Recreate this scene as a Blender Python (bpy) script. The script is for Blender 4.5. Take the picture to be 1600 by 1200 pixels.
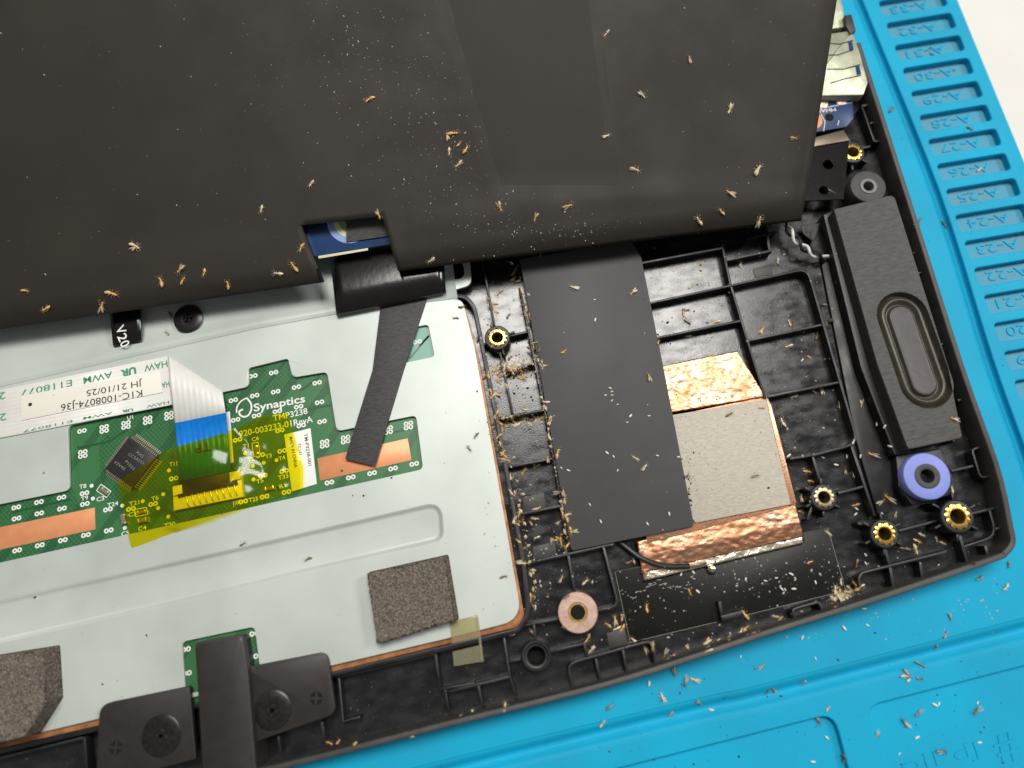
import bpy, bmesh, math, random
from mathutils import Vector, Matrix, noise
from mathutils.geometry import delaunay_2d_cdt
random.seed(7)
S = bpy.context.scene
for o in list(bpy.data.objects): bpy.data.objects.remove(o)
COL = S.collection
MM = 0.001

# ---------------------------------------------------------------- camera
F_PX, DIST = 1080.0, 120.0                     # focal length in photo pixels, mm to the mat along the axis
RCV = Matrix(((0.98120551, 0.19121741, 0.02591621),
              (-0.19179045, 0.95159412, 0.24017714),
              (0.02126434, -0.24063361, 0.97038306)))   # world (x right, y down, z in) -> camera
def flip(v): return Vector((v[0], -v[1], -v[2]))
CAM = flip(-Vector(RCV[2]) * DIST)             # mm
def ray(px, py): return flip(RCV.transposed() @ Vector(((px-800)/F_PX, (py-600)/F_PX, 1.0)))
def P(px, py, z=0.0):
    d = ray(px, py); t = (z - CAM.z)/d.z
    return CAM + d*t
cd = bpy.data.cameras.new('camera'); cam = bpy.data.objects.new('camera', cd); COL.objects.link(cam)
cd.sensor_width = 36; cd.lens = F_PX/1600*36; cd.clip_start = 0.002; cd.clip_end = 50
FLIP = Matrix(((1,0,0),(0,-1,0),(0,0,-1)))
cam.matrix_world = Matrix.Translation(CAM*MM) @ (FLIP @ RCV.transposed() @ FLIP).to_4x4()
cd.dof.use_dof = True; cd.dof.focus_distance = 0.116; cd.dof.aperture_fstop = 9.0
S.camera = cam

# ---------------------------------------------------------------- light
S.view_settings.view_transform = 'Standard'; S.view_settings.look = 'None'
S.view_settings.exposure = 0.0; S.view_settings.gamma = 1.0
S.view_settings.use_curve_mapping = False
W = bpy.data.worlds.new('World'); S.world = W; W.use_nodes = True
bg = W.node_tree.nodes['Background']; bg.inputs[0].default_value = (1.0, 0.97, 0.93, 1); bg.inputs[1].default_value = 0.17
def area(name, loc, target, sx, sy, power, col):
    l = bpy.data.lights.new(name, 'AREA'); l.shape = 'RECTANGLE'; l.size = sx; l.size_y = sy
    l.energy = power; l.color = col
    o = bpy.data.objects.new(name, l); COL.objects.link(o)
    o.location = loc
    o.rotation_euler = (Vector(target)-Vector(loc)).to_track_quat('-Z', 'Y').to_euler()
    return o
area('ceiling_lamp', (0.13, 0.33, 0.95), (0.02, 0.0, 0), 0.52, 0.30, 8.6, (1.0, 0.965, 0.91))
area('bench_lamp', (0.75, 0.12, 0.70), (0.0, 0.0, 0), 0.20, 0.20, 3.2, (0.97, 0.98, 1.0))

# ---------------------------------------------------------------- materials
MATS = {}
def mat(name, col, rough=0.5, metal=0.0, col2=None, nscale=1.0, bump=0.0, bscale=4.0, spec=0.5,
        detail=4.0, stretch=None, speck=None, rough2=None, contrast=(0.35, 0.65), bdist=0.1, coat=0.0):
    if name in MATS: return MATS[name]
    m = bpy.data.materials.new(name); m.use_nodes = True; nt = m.node_tree; N = nt.nodes; L = nt.links
    b = N['Principled BSDF']
    b.inputs['Base Color'].default_value = (*col, 1); b.inputs['Roughness'].default_value = rough
    b.inputs['Metallic'].default_value = metal; b.inputs['Specular IOR Level'].default_value = spec
    if coat: b.inputs['Coat Weight'].default_value = coat; b.inputs['Coat Roughness'].default_value = 0.12
    geo = N.new('ShaderNodeNewGeometry'); vec = geo.outputs['Position']
    if stretch:
        mp = N.new('ShaderNodeMapping'); mp.inputs['Rotation'].default_value = (0, 0, stretch[0])
        mp.inputs['Scale'].default_value = (stretch[1], stretch[2], 1); L.new(vec, mp.inputs['Vector']); svec = mp.outputs['Vector']
    else: svec = vec
    def noi(sc, d=detail, v=None):
        n = N.new('ShaderNodeTexNoise'); n.inputs['Scale'].default_value = sc*1000; n.inputs['Detail'].default_value = d
        L.new(v or vec, n.inputs['Vector']); return n.outputs['Fac']
    def ramp(f, a, c):
        r = N.new('ShaderNodeMapRange'); r.inputs['From Min'].default_value = a; r.inputs['From Max'].default_value = c
        L.new(f, r.inputs['Value']); return r.outputs['Result']
    def mix(fac, a, c):
        x = N.new('ShaderNodeMix'); x.data_type = 'RGBA'; L.new(fac, x.inputs[0])
        for s, v in ((x.inputs[6], a), (x.inputs[7], c)):
            if isinstance(v, tuple): s.default_value = (*v, 1)
            else: L.new(v, s)
        return x.outputs[2]
    cur = col
    if col2:
        f = ramp(noi(nscale, v=svec), *contrast); cur = mix(f, col, col2); L.new(cur, b.inputs['Base Color'])
        if rough2 is not None:
            r = N.new('ShaderNodeMapRange'); r.inputs['To Min'].default_value = rough; r.inputs['To Max'].default_value = rough2
            L.new(f, r.inputs['Value']); L.new(r.outputs['Result'], b.inputs['Roughness'])
    if speck:
        f = ramp(noi(speck[0], 2.0), speck[1], speck[1]+0.03); cur = mix(f, cur, speck[2]); L.new(cur, b.inputs['Base Color'])
    if bump:
        bp = N.new('ShaderNodeBump'); bp.inputs['Strength'].default_value = bump; bp.inputs['Distance'].default_value = bdist*MM
        L.new(noi(bscale, v=svec), bp.inputs['Height']); L.new(bp.outputs['Normal'], b.inputs['Normal'])
    MATS[name] = m; return m
def clear(name, tint, rough=0.1, body=None, bodyfac=0.0, bump=0.0, bscale=0.4):
    m = bpy.data.materials.new(name); m.use_nodes = True; nt = m.node_tree; N = nt.nodes; L = nt.links
    N.remove(N['Principled BSDF']); out = N['Material Output']
    t = N.new('ShaderNodeBsdfTransparent'); t.inputs[0].default_value = (*tint, 1)
    g = N.new('ShaderNodeBsdfGlossy'); g.inputs['Roughness'].default_value = rough
    fr = N.new('ShaderNodeFresnel'); fr.inputs[0].default_value = 1.5
    mx = N.new('ShaderNodeMixShader'); L.new(fr.outputs[0], mx.inputs[0]); L.new(t.outputs[0], mx.inputs[1]); L.new(g.outputs[0], mx.inputs[2])
    if bump:
        geo = N.new('ShaderNodeNewGeometry'); n = N.new('ShaderNodeTexNoise'); n.inputs['Scale'].default_value = bscale*1000
        L.new(geo.outputs['Position'], n.inputs['Vector']); bp = N.new('ShaderNodeBump'); bp.inputs['Strength'].default_value = bump
        bp.inputs['Distance'].default_value = 0.2*MM; L.new(n.outputs['Fac'], bp.inputs['Height'])
        L.new(bp.outputs['Normal'], g.inputs['Normal']); L.new(bp.outputs['Normal'], fr.inputs['Normal'])
    last = mx.outputs[0]
    if body:
        d = N.new('ShaderNodeBsdfDiffuse'); d.inputs[0].default_value = (*body, 1)
        m2 = N.new('ShaderNodeMixShader'); m2.inputs[0].default_value = bodyfac
        L.new(last, m2.inputs[1]); L.new(d.outputs[0], m2.inputs[2]); last = m2.outputs[0]
    L.new(last, out.inputs[0]); MATS[name] = m; return m

M_mat = mat('blue_silicone', (0.003, 0.41, 0.66), 0.6, col2=(0.008, 0.35, 0.57), nscale=0.05, spec=0.25, bump=0.15, bscale=3.0, speck=(1.1, 0.735, (0.02, 0.06, 0.09)), bdist=0.05)
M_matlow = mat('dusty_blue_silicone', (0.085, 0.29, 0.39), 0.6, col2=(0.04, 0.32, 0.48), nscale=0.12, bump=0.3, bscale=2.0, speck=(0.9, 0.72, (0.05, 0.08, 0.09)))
M_table = mat('white_laminate', (0.78, 0.76, 0.71), 0.5, col2=(0.74, 0.72, 0.67), nscale=0.05)
M_case = mat('black_plastic', (0.0085, 0.0085, 0.0095), 0.33, col2=(0.014, 0.014, 0.016), nscale=0.3, bump=0.25, bscale=6.0, rough2=0.5)
M_floor = mat('worn_black_plastic', (0.010, 0.010, 0.012), 0.13, col2=(0.020, 0.020, 0.021), nscale=0.5, bump=0.5, bscale=5.0, rough2=0.27, stretch=(0.9, 0.7, 1.4), speck=(2.2, 0.70, (0.10, 0.085, 0.06)), bdist=0.02, spec=0.6)
M_rim = mat('grey_rim_plastic', (0.045, 0.042, 0.038), 0.5, col2=(0.028, 0.027, 0.025), nscale=0.4, bump=0.2, bscale=5)
M_plate = mat('galvanised_steel', (0.59, 0.64, 0.60), 0.40, 0.15, col2=(0.50, 0.545, 0.51), nscale=0.07, bump=0.12, bscale=5.0, speck=(0.55, 0.79, (0.25, 0.2, 0.15)), bdist=0.04)
M_copperedge = mat('copper_edge', (0.55, 0.24, 0.10), 0.5, 0.2, col2=(0.33, 0.13, 0.05), nscale=0.6)
M_pcb_teal = mat('teal_solder_mask', (0.14, 0.36, 0.28), 0.35)
M_pad = mat('copper_pad', (0.78, 0.33, 0.15), 0.42, 0.25, col2=(0.72, 0.29, 0.13), nscale=0.5)
M_silk = mat('white_silkscreen', (0.85, 0.86, 0.82), 0.6)
M_tin = mat('tinned_metal', (0.72, 0.66, 0.52), 0.28, 0.9)
M_chip = mat('chip_epoxy', (0.018, 0.016, 0.017), 0.5, col2=(0.026, 0.023, 0.024), nscale=2.0, bump=0.15, bscale=8)
M_chiptext = mat('chip_print', (0.25, 0.24, 0.22), 0.6)
M_ffc = mat('white_ribbon', (0.80, 0.79, 0.74), 0.4, col2=(0.74, 0.73, 0.69), nscale=0.3)
M_sticker = mat('cream_label', (0.84, 0.82, 0.73), 0.55)
M_ink = mat('black_ink', (0.02, 0.018, 0.016), 0.6)
M_greenink = mat('green_ink', (0.06, 0.30, 0.17), 0.6)
M_blue = mat('blue_stiffener', (0.005, 0.20, 0.66), 0.35, col2=(0.004, 0.17, 0.60), nscale=0.6)
M_conn = mat('ivory_connector', (0.80, 0.74, 0.58), 0.4)
M_connblk = mat('black_connector', (0.018, 0.016, 0.014), 0.4)
M_kapton = clear('amber_tape', (1.0, 0.93, 0.06), 0.13, (0.75, 0.55, 0.0), 0.03, 0.06, 0.30)
M_cleartab = clear('clear_tab', (0.95, 0.92, 0.76), 0.12, (0.6, 0.58, 0.42), 0.2)
M_cloth = mat('black_cloth_tape', (0.036, 0.034, 0.034), 0.62, col2=(0.062, 0.06, 0.06), nscale=2.4, bump=0.6, bscale=5, stretch=(0.5, 0.4, 1.6))
M_foam = mat('grey_foam', (0.29, 0.245, 0.20), 0.95, col2=(0.08, 0.064, 0.05), nscale=3.4, bump=1.0, bscale=3.6, bdist=0.5)
M_sheet = mat('black_mylar', (0.030, 0.0248, 0.0190), 0.56, col2=(0.0245, 0.0203, 0.0158), nscale=0.09, rough2=0.63, bump=0.18, bscale=7, spec=0.28, speck=(1.3, 0.765, (0.10, 0.09, 0.075)), bdist=0.03)
M_strip = mat('grey_film', (0.060, 0.060, 0.061), 0.5, col2=(0.068, 0.068, 0.069), nscale=0.15, bump=0.1, bscale=6, spec=0.3)
M_bluepcb = mat('blue_solder_mask', (0.006, 0.045, 0.16), 0.3, col2=(0.004, 0.03, 0.11), nscale=0.3)
M_paleblue = mat('pale_blue_mask', (0.28, 0.40, 0.72), 0.4)
M_palegreen = mat('green_mask', (0.22, 0.42, 0.16), 0.4)
M_cream = mat('cream_board_edge', (0.75, 0.72, 0.45), 0.5)
M_flex = mat('glossy_black_film', (0.006, 0.006, 0.006), 0.17, bump=0.12, bscale=1.0, col2=(0.009, 0.008, 0.008), nscale=0.5)
M_bracket = mat('black_painted_steel', (0.024, 0.021, 0.020), 0.42, col2=(0.030, 0.027, 0.026), nscale=0.5, bump=0.15, bscale=8)
M_screw = mat('black_screw', (0.020, 0.019, 0.020), 0.30, 0.5, col2=(0.035, 0.033, 0.033), nscale=1.5)
M_brass = mat('brass', (0.86, 0.58, 0.16), 0.26, 0.95, col2=(0.72, 0.45, 0.10), nscale=1.2, bump=0.2, bscale=3)
M_brassdull = mat('dull_brass', (0.52, 0.42, 0.26), 0.38, 0.85, col2=(0.40, 0.31, 0.18), nscale=1.2)
M_washer = mat('copper_washer', (0.66, 0.47, 0.40), 0.38, 0.75, col2=(0.54, 0.36, 0.29), nscale=0.7, bump=0.2, bscale=3)
M_hole = mat('dark_hole', (0.002, 0.002, 0.002), 0.9)
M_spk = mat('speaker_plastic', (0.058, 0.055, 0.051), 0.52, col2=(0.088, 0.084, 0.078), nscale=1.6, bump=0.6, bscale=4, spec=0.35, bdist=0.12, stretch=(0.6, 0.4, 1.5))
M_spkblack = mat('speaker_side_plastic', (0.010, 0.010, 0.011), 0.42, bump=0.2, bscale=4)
M_surround = mat('rubber_surround', (0.034, 0.029, 0.020), 0.36, col2=(0.058, 0.049, 0.032), nscale=0.5, bump=0.25, bscale=1.5)
M_cone = mat('cone_film', (0.060, 0.047, 0.046), 0.42, col2=(0.045, 0.036, 0.035), nscale=0.35, bump=0.25, bscale=0.6, bdist=0.2)
M_grom = mat('grey_rubber', (0.062, 0.063, 0.064), 0.62, col2=(0.05, 0.05, 0.051), nscale=0.6)
M_gromring = mat('pale_grey_ring', (0.20, 0.20, 0.19), 0.5)
M_lilac = mat('lilac_rubber', (0.25, 0.30, 0.75), 0.5, col2=(0.22, 0.27, 0.69), nscale=0.3)
M_foil = mat('copper_foil', (0.68, 0.39, 0.26), 0.34, 1.0, col2=(0.60, 0.28, 0.15), nscale=0.4, bump=0.6, bscale=3.2, rough2=0.45, bdist=0.06, detail=6, speck=(1.6, 0.70, (0.25, 0.12, 0.05)))
M_foilsilver = mat('silver_foil', (0.92, 0.80, 0.64), 0.25, 1.0, bump=0.7, bscale=0.7, bdist=0.25)
M_felt = mat('grey_conductive_fabric', (0.57, 0.52, 0.43), 0.6, col2=(0.46, 0.42, 0.345), nscale=2.4, bump=0.5, bscale=3, stretch=(0.9, 0.5, 1.6), speck=(1.1, 0.78, (0.13, 0.12, 0.10)))
M_wire = mat('black_cable', (0.016, 0.016, 0.017), 0.35)
M_white = mat('white_wire', (0.75, 0.73, 0.68), 0.4)
M_film = mat('dark_adhesive_film', (0.0075, 0.008, 0.0065), 0.34, col2=(0.011, 0.011, 0.0095), nscale=0.2, bump=0.1, bscale=1.0, spec=0.2)
M_edge = mat('pale_film_edge', (0.33, 0.32, 0.28), 0.6)
M_steel = mat('tarnished_steel', (0.66, 0.67, 0.50), 0.42, 0.6, col2=(0.46, 0.48, 0.34), nscale=0.5, bump=0.3, bscale=1.2)
M_bugs = [mat('tan_insect', (0.80, 0.54, 0.22), 0.45, col2=(0.52, 0.30, 0.09), nscale=1.6),
          mat('pale_insect', (0.84, 0.74, 0.54), 0.45, col2=(0.62, 0.47, 0.26), nscale=1.6),
          mat('brown_insect', (0.15, 0.085, 0.045), 0.5, col2=(0.30, 0.19, 0.10), nscale=1.6),
          mat('grey_insect', (0.42, 0.38, 0.33), 0.5, col2=(0.06, 0.05, 0.045), nscale=0.9)]
M_wing = clear('insect_wing', (0.97, 0.94, 0.86), 0.3, (0.85, 0.78, 0.62), 0.32)
M_egg = mat('white_grain', (0.80, 0.76, 0.64), 0.45)
M_dust = mat('pale_dust', (0.55, 0.52, 0.46), 0.8)
M_grime = mat('dark_droppings', (0.05, 0.035, 0.02), 0.8)

# green board: copper pour under the mask as darker diagonal bands and a fine hatch in places
def pcb_mat():
    m = mat('green_solder_mask', (0.020, 0.135, 0.045), 0.32); nt = m.node_tree; N = nt.nodes; L = nt.links
    b = N['Principled BSDF']; geo = N.new('ShaderNodeNewGeometry')
    def wave(rot, sc):
        mp = N.new('ShaderNodeMapping'); mp.inputs['Rotation'].default_value = (0, 0, rot); L.new(geo.outputs['Position'], mp.inputs['Vector'])
        w = N.new('ShaderNodeTexWave'); w.inputs['Scale'].default_value = sc*1000; L.new(mp.outputs[0], w.inputs['Vector']); return w.outputs['Fac']
    def mth(op, a, c):
        x = N.new('ShaderNodeMath'); x.operation = op
        for s, v in ((x.inputs[0], a), (x.inputs[1], c)):
            if isinstance(v, (int, float)): s.default_value = v
            else: L.new(v, s)
        return x.outputs[0]
    hat = mth('MAXIMUM', mth('GREATER_THAN', wave(0.95, 0.55), 0.72), mth('GREATER_THAN', wave(-0.62, 0.55), 0.72))
    n = N.new('ShaderNodeTexNoise'); n.inputs['Scale'].default_value = 45; n.inputs['Detail'].default_value = 0; L.new(geo.outputs['Position'], n.inputs['Vector'])
    hat = mth('MULTIPLY', hat, mth('GREATER_THAN', n.outputs['Fac'], 0.52))
    band = mth('GREATER_THAN', wave(0.75, 0.055), 0.86)
    c1 = N.new('ShaderNodeMix'); c1.data_type = 'RGBA'; L.new(band, c1.inputs[0]); c1.inputs[6].default_value = (0.045, 0.175, 0.062, 1); c1.inputs[7].default_value = (0.028, 0.125, 0.046, 1)
    c2 = N.new('ShaderNodeMix'); c2.data_type = 'RGBA'; L.new(mth('MULTIPLY', hat, 0.55), c2.inputs[0]); L.new(c1.outputs[2], c2.inputs[6]); c2.inputs[7].default_value = (0.012, 0.075, 0.030, 1)
    L.new(c2.outputs[2], b.inputs['Base Color']); return m
M_pcb = pcb_mat()
M_trace = mat('dark_green_trace', (0.014, 0.095, 0.034), 0.32)

# ---------------------------------------------------------------- builders
def tag(o, label=None, cat=None, group=None, kind=None):
    for k, v in (('label', label), ('category', cat), ('group', group), ('kind', kind)):
        if v: o[k] = v
    return o
def thing(name, label, cat, base, group=None):
    o = bpy.data.objects.new(name, None); COL.objects.link(o); o.location = Vector(base)*MM
    o.empty_display_size = 0.005
    return tag(o, label, cat, group)
def wloc(o):
    v = Vector(o.location)
    while o.parent: o = o.parent; v = v + Vector(o.location)
    return v
def link_mesh(name, verts, faces, m, parent=None, smooth=True, sharp=35):
    """verts in mm, world; the object's origin goes to the base centre of its shape"""
    xs = [v[0] for v in verts]; ys = [v[1] for v in verts]; zs = [v[2] for v in verts]
    c = Vector(((min(xs)+max(xs))/2, (min(ys)+max(ys))/2, min(zs)))
    me = bpy.data.meshes.new(name)
    me.from_pydata([tuple((Vector(v)-c)*MM) for v in verts], [], [tuple(f) for f in faces]); me.validate(); me.update()
    for mm in (m if isinstance(m, list) else [m]): me.materials.append(mm)
    if smooth:
        me.polygons.foreach_set('use_smooth', [True]*len(me.polygons)); me.set_sharp_from_angle(angle=math.radians(sharp))
    o = bpy.data.objects.new(name, me); COL.objects.link(o)
    o.location = c*MM
    if parent: o.parent = parent; o.location = c*MM - wloc(parent)
    return o
class MB:
    def __init__(s): s.v = []; s.f = []
    def add(s, v, f):
        b = len(s.v); s.v += [tuple(x) for x in v]; s.f += [tuple(i+b for i in q) for q in f]; return s
    def build(s, name, m, parent=None, **k): return link_mesh(name, s.v, s.f, m, parent, **k)
def fillet(pts, r, seg=5):
    """round the corners of a closed 2-D outline; r a number or a list"""
    n = len(pts); out = []
    for i in range(n):
        p0, p, p1 = (Vector(pts[j % n][:2]) for j in (i-1, i, i+1)); rr = r[i] if isinstance(r, (list, tuple)) else r
        a = p0-p; b = p1-p; la, lb = a.length, b.length
        if rr <= 0 or la < 1e-6 or lb < 1e-6: out.append(p); continue
        a /= la; b /= lb; ang = a.angle(b)
        if ang > 3.05: out.append(p); continue
        t = min(rr/math.tan(ang/2), la*0.48, lb*0.48); s = p+a*t; e = p+b*t
        for k in range(seg+1):
            u = k/seg; out.append((1-u)**2*s + 2*u*(1-u)*p + u*u*e)
    return out
def px(pts, z): return [P(x, y, z).xy for x, y in pts]
def area2(p): return sum(p[i-1][0]*p[i][1]-p[i][0]*p[i-1][1] for i in range(len(p)))/2
def ccw(p): return list(p) if area2(p) > 0 else list(p)[::-1]
def inset(p, d):
    """p ccw; positive d moves the outline inwards"""
    n = len(p); out = []
    for i in range(n):
        a, b, c = Vector(p[i-1]), Vector(p[i]), Vector(p[(i+1) % n])
        e1 = (b-a); e2 = (c-b)
        if e1.length < 1e-7: e1 = e2
        if e2.length < 1e-7: e2 = e1
        n1 = Vector((-e1.y, e1.x)).normalized(); n2 = Vector((-e2.y, e2.x)).normalized()
        m = n1+n2
        if m.length < 1e-6: out.append(b); continue
        m.normalize(); out.append(b + m*(d/max(0.35, m.dot(n1))))
    return out
def loft(mb, rings, cap0=True, cap1=True):
    """rings: list of equal-length closed loops of 3-D points, ccw seen from above, going upwards"""
    n = len(rings[0]); v = [p for r in rings for p in r]; f = []
    for k in range(len(rings)-1):
        for i in range(n):
            j = (i+1) % n; f.append((k*n+i, k*n+j, (k+1)*n+j, (k+1)*n+i))
    if cap1: f.append(tuple((len(rings)-1)*n+i for i in range(n)))
    if cap0: f.append(tuple(reversed(range(n))))
    return mb.add(v, f)
def z3(p, z): return [(q[0], q[1], z) for q in p]
def prism(mb, outline, z0, z1, bev=0.1):
    o = ccw(outline); r = [z3(o, z0), z3(o, z1-bev)]
    if bev > 0: r += [z3(inset(o, bev*0.3), z1-bev*0.3), z3(inset(o, bev), z1)]
    return loft(mb, r)
def slab(name, outline, z0, z1, m, parent=None, bev=0.1, **k): return prism(MB(), outline, z0, z1, bev).build(name, m, parent, **k)
def curve_mesh(splines, z0, z1, bev=0.0, res=2):
    """filled outline with holes, extruded; returns verts, faces in mm"""
    cu = bpy.data.curves.new('c', 'CURVE'); cu.dimensions = '2D'; cu.fill_mode = 'BOTH'
    cu.extrude = max(0, (z1-z0)/2-bev); cu.bevel_depth = bev; cu.bevel_resolution = res; cu.offset = -bev
    for p in splines:
        s = cu.splines.new('POLY'); s.points.add(len(p)-1); s.use_cyclic_u = True
        for q, pt in zip(s.points, p): q.co = (pt[0], pt[1], 0, 1)
    o = bpy.data.objects.new('c', cu); me = o.to_mesh()
    v = [(a.co.x, a.co.y, a.co.z+(z0+z1)/2) for a in me.vertices]; f = [tuple(a.vertices) for a in me.polygons]
    o.to_mesh_clear(); bpy.data.objects.remove(o); bpy.data.curves.remove(cu)
    return v, f
def in_poly(p, poly):
    c = False; n = len(poly)
    for i in range(n):
        a, b_ = poly[i], poly[i-1]
        if (a[1] > p[1]) != (b_[1] > p[1]) and p[0] < (b_[0]-a[0])*(p[1]-a[1])/(b_[1]-a[1])+a[0]: c = not c
    return c
def holed(name, outer, holes, z0, z1, m, parent=None, bev=0.0, **k):
    """plate with openings and rounded rims: constrained triangulation of the faces, lofted rims"""
    loops = [ccw(outer)]+[ccw(h)[::-1] for h in holes]
    v = []; f = []; mb = MB()
    for z, d, up in ((z1, bev, True), (z0, 0.0, False)):
        ls = [[Vector(q[:2]) for q in (inset(l, d) if d else l)] for l in loops]; pts = []; fc = []
        for l in ls: b0 = len(pts); pts += l; fc.append(list(range(b0, b0+len(l))))
        ov, oe, of, *_ = delaunay_2d_cdt(pts, [], fc, 1, 1e-6)
        def keep(t):
            c = sum((ov[i] for i in t), Vector((0, 0)))/len(t)
            return in_poly(c, ls[0]) and not any(in_poly(c, l) for l in ls[1:])
        of = [t if area2([ov[i] for i in t]) > 0 else t[::-1] for t in of if keep(t)]
        mb.add([(q.x, q.y, z) for q in ov], [tuple(t) if up else tuple(reversed(t)) for t in of])
    for l in loops:
        secs = [(0, z0), (0, z1-bev)]+([(bev*.12, z1-bev*.5), (bev*.45, z1-bev*.15), (bev, z1)] if bev else [])
        loft(mb, [z3(inset(l, d) if d else l, z) for d, z in secs], False, False)
    bm = bmesh.new(); me = bpy.data.meshes.new('t'); me.from_pydata(mb.v, [], mb.f); bm.from_mesh(me); bpy.data.meshes.remove(me)
    bmesh.ops.remove_doubles(bm, verts=bm.verts, dist=2e-4); bm.verts.index_update()
    vv = [q.co.copy() for q in bm.verts]; ff = [[q.index for q in t.verts] for t in bm.faces]; bm.free()
    o = link_mesh(name, vv, ff, m, parent, **k); md = o.modifiers.new('wn', 'WEIGHTED_NORMAL'); md.keep_sharp = True; md.weight = 100
    return o
def lathe(mb, c, prof, seg=28, knurl=None, cap0=True, cap1=True):
    rings = []
    for r, z in prof:
        ring = []
        for i in range(seg):
            a = 2*math.pi*i/seg; rr = r
            if knurl and r > knurl[2]: rr = r*(1+knurl[1]*math.copysign(abs(math.cos(knurl[0]*a/2*1.0))**0.7, 1)-knurl[1]*0.5)
            ring.append((c[0]+rr*math.cos(a), c[1]+rr*math.sin(a), z))
        rings.append(ring)
    return loft(mb, rings, cap0, cap1)
def strip_outline(pts, w):
    """outline of a polyline of width w (mm), open ends"""
    L_, R_ = [], []
    n = len(pts); pts = [Vector(p[:2]) for p in pts]
    for i in range(n):
        d = (pts[min(i+1, n-1)]-pts[max(i-1, 0)]).normalized(); q = Vector((-d.y, d.x))
        if 0 < i < n-1:
            d1 = (pts[i]-pts[i-1]).normalized(); q = q/max(0.5, q.dot(Vector((-d1.y, d1.x))))
        L_.append(pts[i]+q*w/2); R_.append(pts[i]-q*w/2)
    return R_ + L_[::-1]
def smooth_line(pts, seg=6):
    """Catmull-Rom through the points"""
    pts = [Vector(p) for p in pts]; out = []
    for i in range(len(pts)-1):
        a = pts[max(i-1, 0)]; b = pts[i]; c = pts[i+1]; d = pts[min(i+2, len(pts)-1)]
        for k in range(seg):
            t = k/seg
            out.append(0.5*((2*b)+(c-a)*t+(2*a-5*b+4*c-d)*t*t+(3*b-a-3*c+d)*t**3))
    out.append(pts[-1]); return out
def bend(pts, r, seg=4):
    """round the inner corners of an open polyline"""
    out = [Vector(pts[0][:2])]
    for i in range(1, len(pts)-1):
        a, p, b = (Vector(pts[j][:2]) for j in (i-1, i, i+1)); la = (a-p).length; lb = (b-p).length
        t = min(r, la*0.45, lb*0.45); s = p+(a-p)/la*t; e = p+(b-p)/lb*t
        for k in range(seg+1):
            u = k/seg; out.append((1-u)**2*s+2*u*(1-u)*p+u*u*e)
    out.append(Vector(pts[-1][:2])); return out
def tube(mb, pts, r, seg=8):
    pts = [Vector(p) for p in pts]; rings = []
    for i, p in enumerate(pts):
        d = (pts[min(i+1, len(pts)-1)]-pts[max(i-1, 0)]).normalized()
        up = Vector((0, 0, 1)) if abs(d.z) < 0.9 else Vector((1, 0, 0))
        s = d.cross(up).normalized(); u = s.cross(d); rr = r[i] if isinstance(r, (list, tuple)) else r
        rings.append([p+(s*math.cos(a)+u*math.sin(a))*rr for a in (2*math.pi*k/seg for k in range(seg))])
    return loft(mb, rings)
def text_geo(body, h0=0.0, bold=0.0):
    cu = bpy.data.curves.new('t', 'FONT'); cu.body = body; cu.size = 1.0; cu.extrude = h0; cu.resolution_u = 3; cu.offset = bold
    o = bpy.data.objects.new('t', cu); me = o.to_mesh()
    v = [tuple(a.co) for a in me.vertices]; f = [tuple(a.vertices) for a in me.polygons]
    o.to_mesh_clear(); bpy.data.objects.remove(o); bpy.data.curves.remove(cu); return v, f
def text(name, body, p0, p1, h, z, m, parent, raise_=0.0, bold=0.0, at=P):
    """printed line: reads from pixel p0 to p1 along its baseline, capitals h pixels high, lying at height z"""
    v, f = text_geo(body, 0.5 if raise_ else 0.0, bold)
    if not v: return None
    x0 = min(q[0] for q in v); x1 = max(q[0] for q in v)
    a = at(*p0, z); b = at(*p1, z); d = (b-a); ln = d.length; d.normalize(); nrm = at(p0[0]+4, p0[1], z)-a
    nz = nrm.cross(at(p0[0], p0[1]-4, z)-a).normalized(); u = nz.cross(d)
    sc = 9.4 if z < 6 else 10.5
    hh = h/sc/0.72
    vv = [a+d*((q[0]-x0)/(x1-x0)*ln)+u*(q[1]*hh)+nz*(q[2]*raise_) for q in v]
    return link_mesh(name, vv, f, m, parent, smooth=False)

# ================================================================ SETTING
tb = slab('table_top', [(-420, -420), (420, -420), (420, 420), (-420, 420)], -25, -4.2, M_table, bev=0)
tag(tb, 'pale laminate bench top under the blue mat', 'table', kind='structure')

# ---------------------------------------------------------------- repair mat
mat_root = thing('repair_mat', 'bright blue silicone repair mat with a row of numbered slots', 'mat', (0, 0, -4.2))
edge_a, edge_b = P(1497, 0), P(1600, 250)
ed = (edge_b-edge_a).normalized(); ea = edge_a-ed*180; eb = edge_a+ed*330
outer = [(-330, eb.y-40), (eb.x, eb.y), (ea.x, ea.y), (-330, ea.y+60)]
sa, sb = P(1440, 39), P(1537, 300); step = (sb-sa)/7
holes = []; slots = []
sdx = (P(1519, 104)-P(1416, 121)).normalized(); sdy = Vector((-sdx.y, sdx.x, 0))
slen, shgt = (P(1519, 104)-P(1416, 121)).length, (P(1413, 109)-P(1420, 131)).length*1.08
for n in range(36, 14, -1):
    c = sa+step*(32-n)
    q = [(c+sdx*(i*slen/2)+sdy*(j*shgt/2)).xy for i, j in ((-1, -1), (1, -1), (1, 1), (-1, 1))]
    holes.append(fillet(q, 0.75)); slots.append((n, c))
def pxl(pts, z=0): return [P(x, y, z).xy for x, y in pts]
gv = smooth_line([P(x, y).xy for x, y in ((1312, -70), (1351, 27), (1461, 301), (1543, 560), (1598, 715), (1634, 830))], 5)
gh = smooth_line([P(x, y).xy for x, y in ((560, 1242), (780, 1186), (1100, 1109), (1200, 1087), (1600, 985), (1640, 975))], 5)
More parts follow.
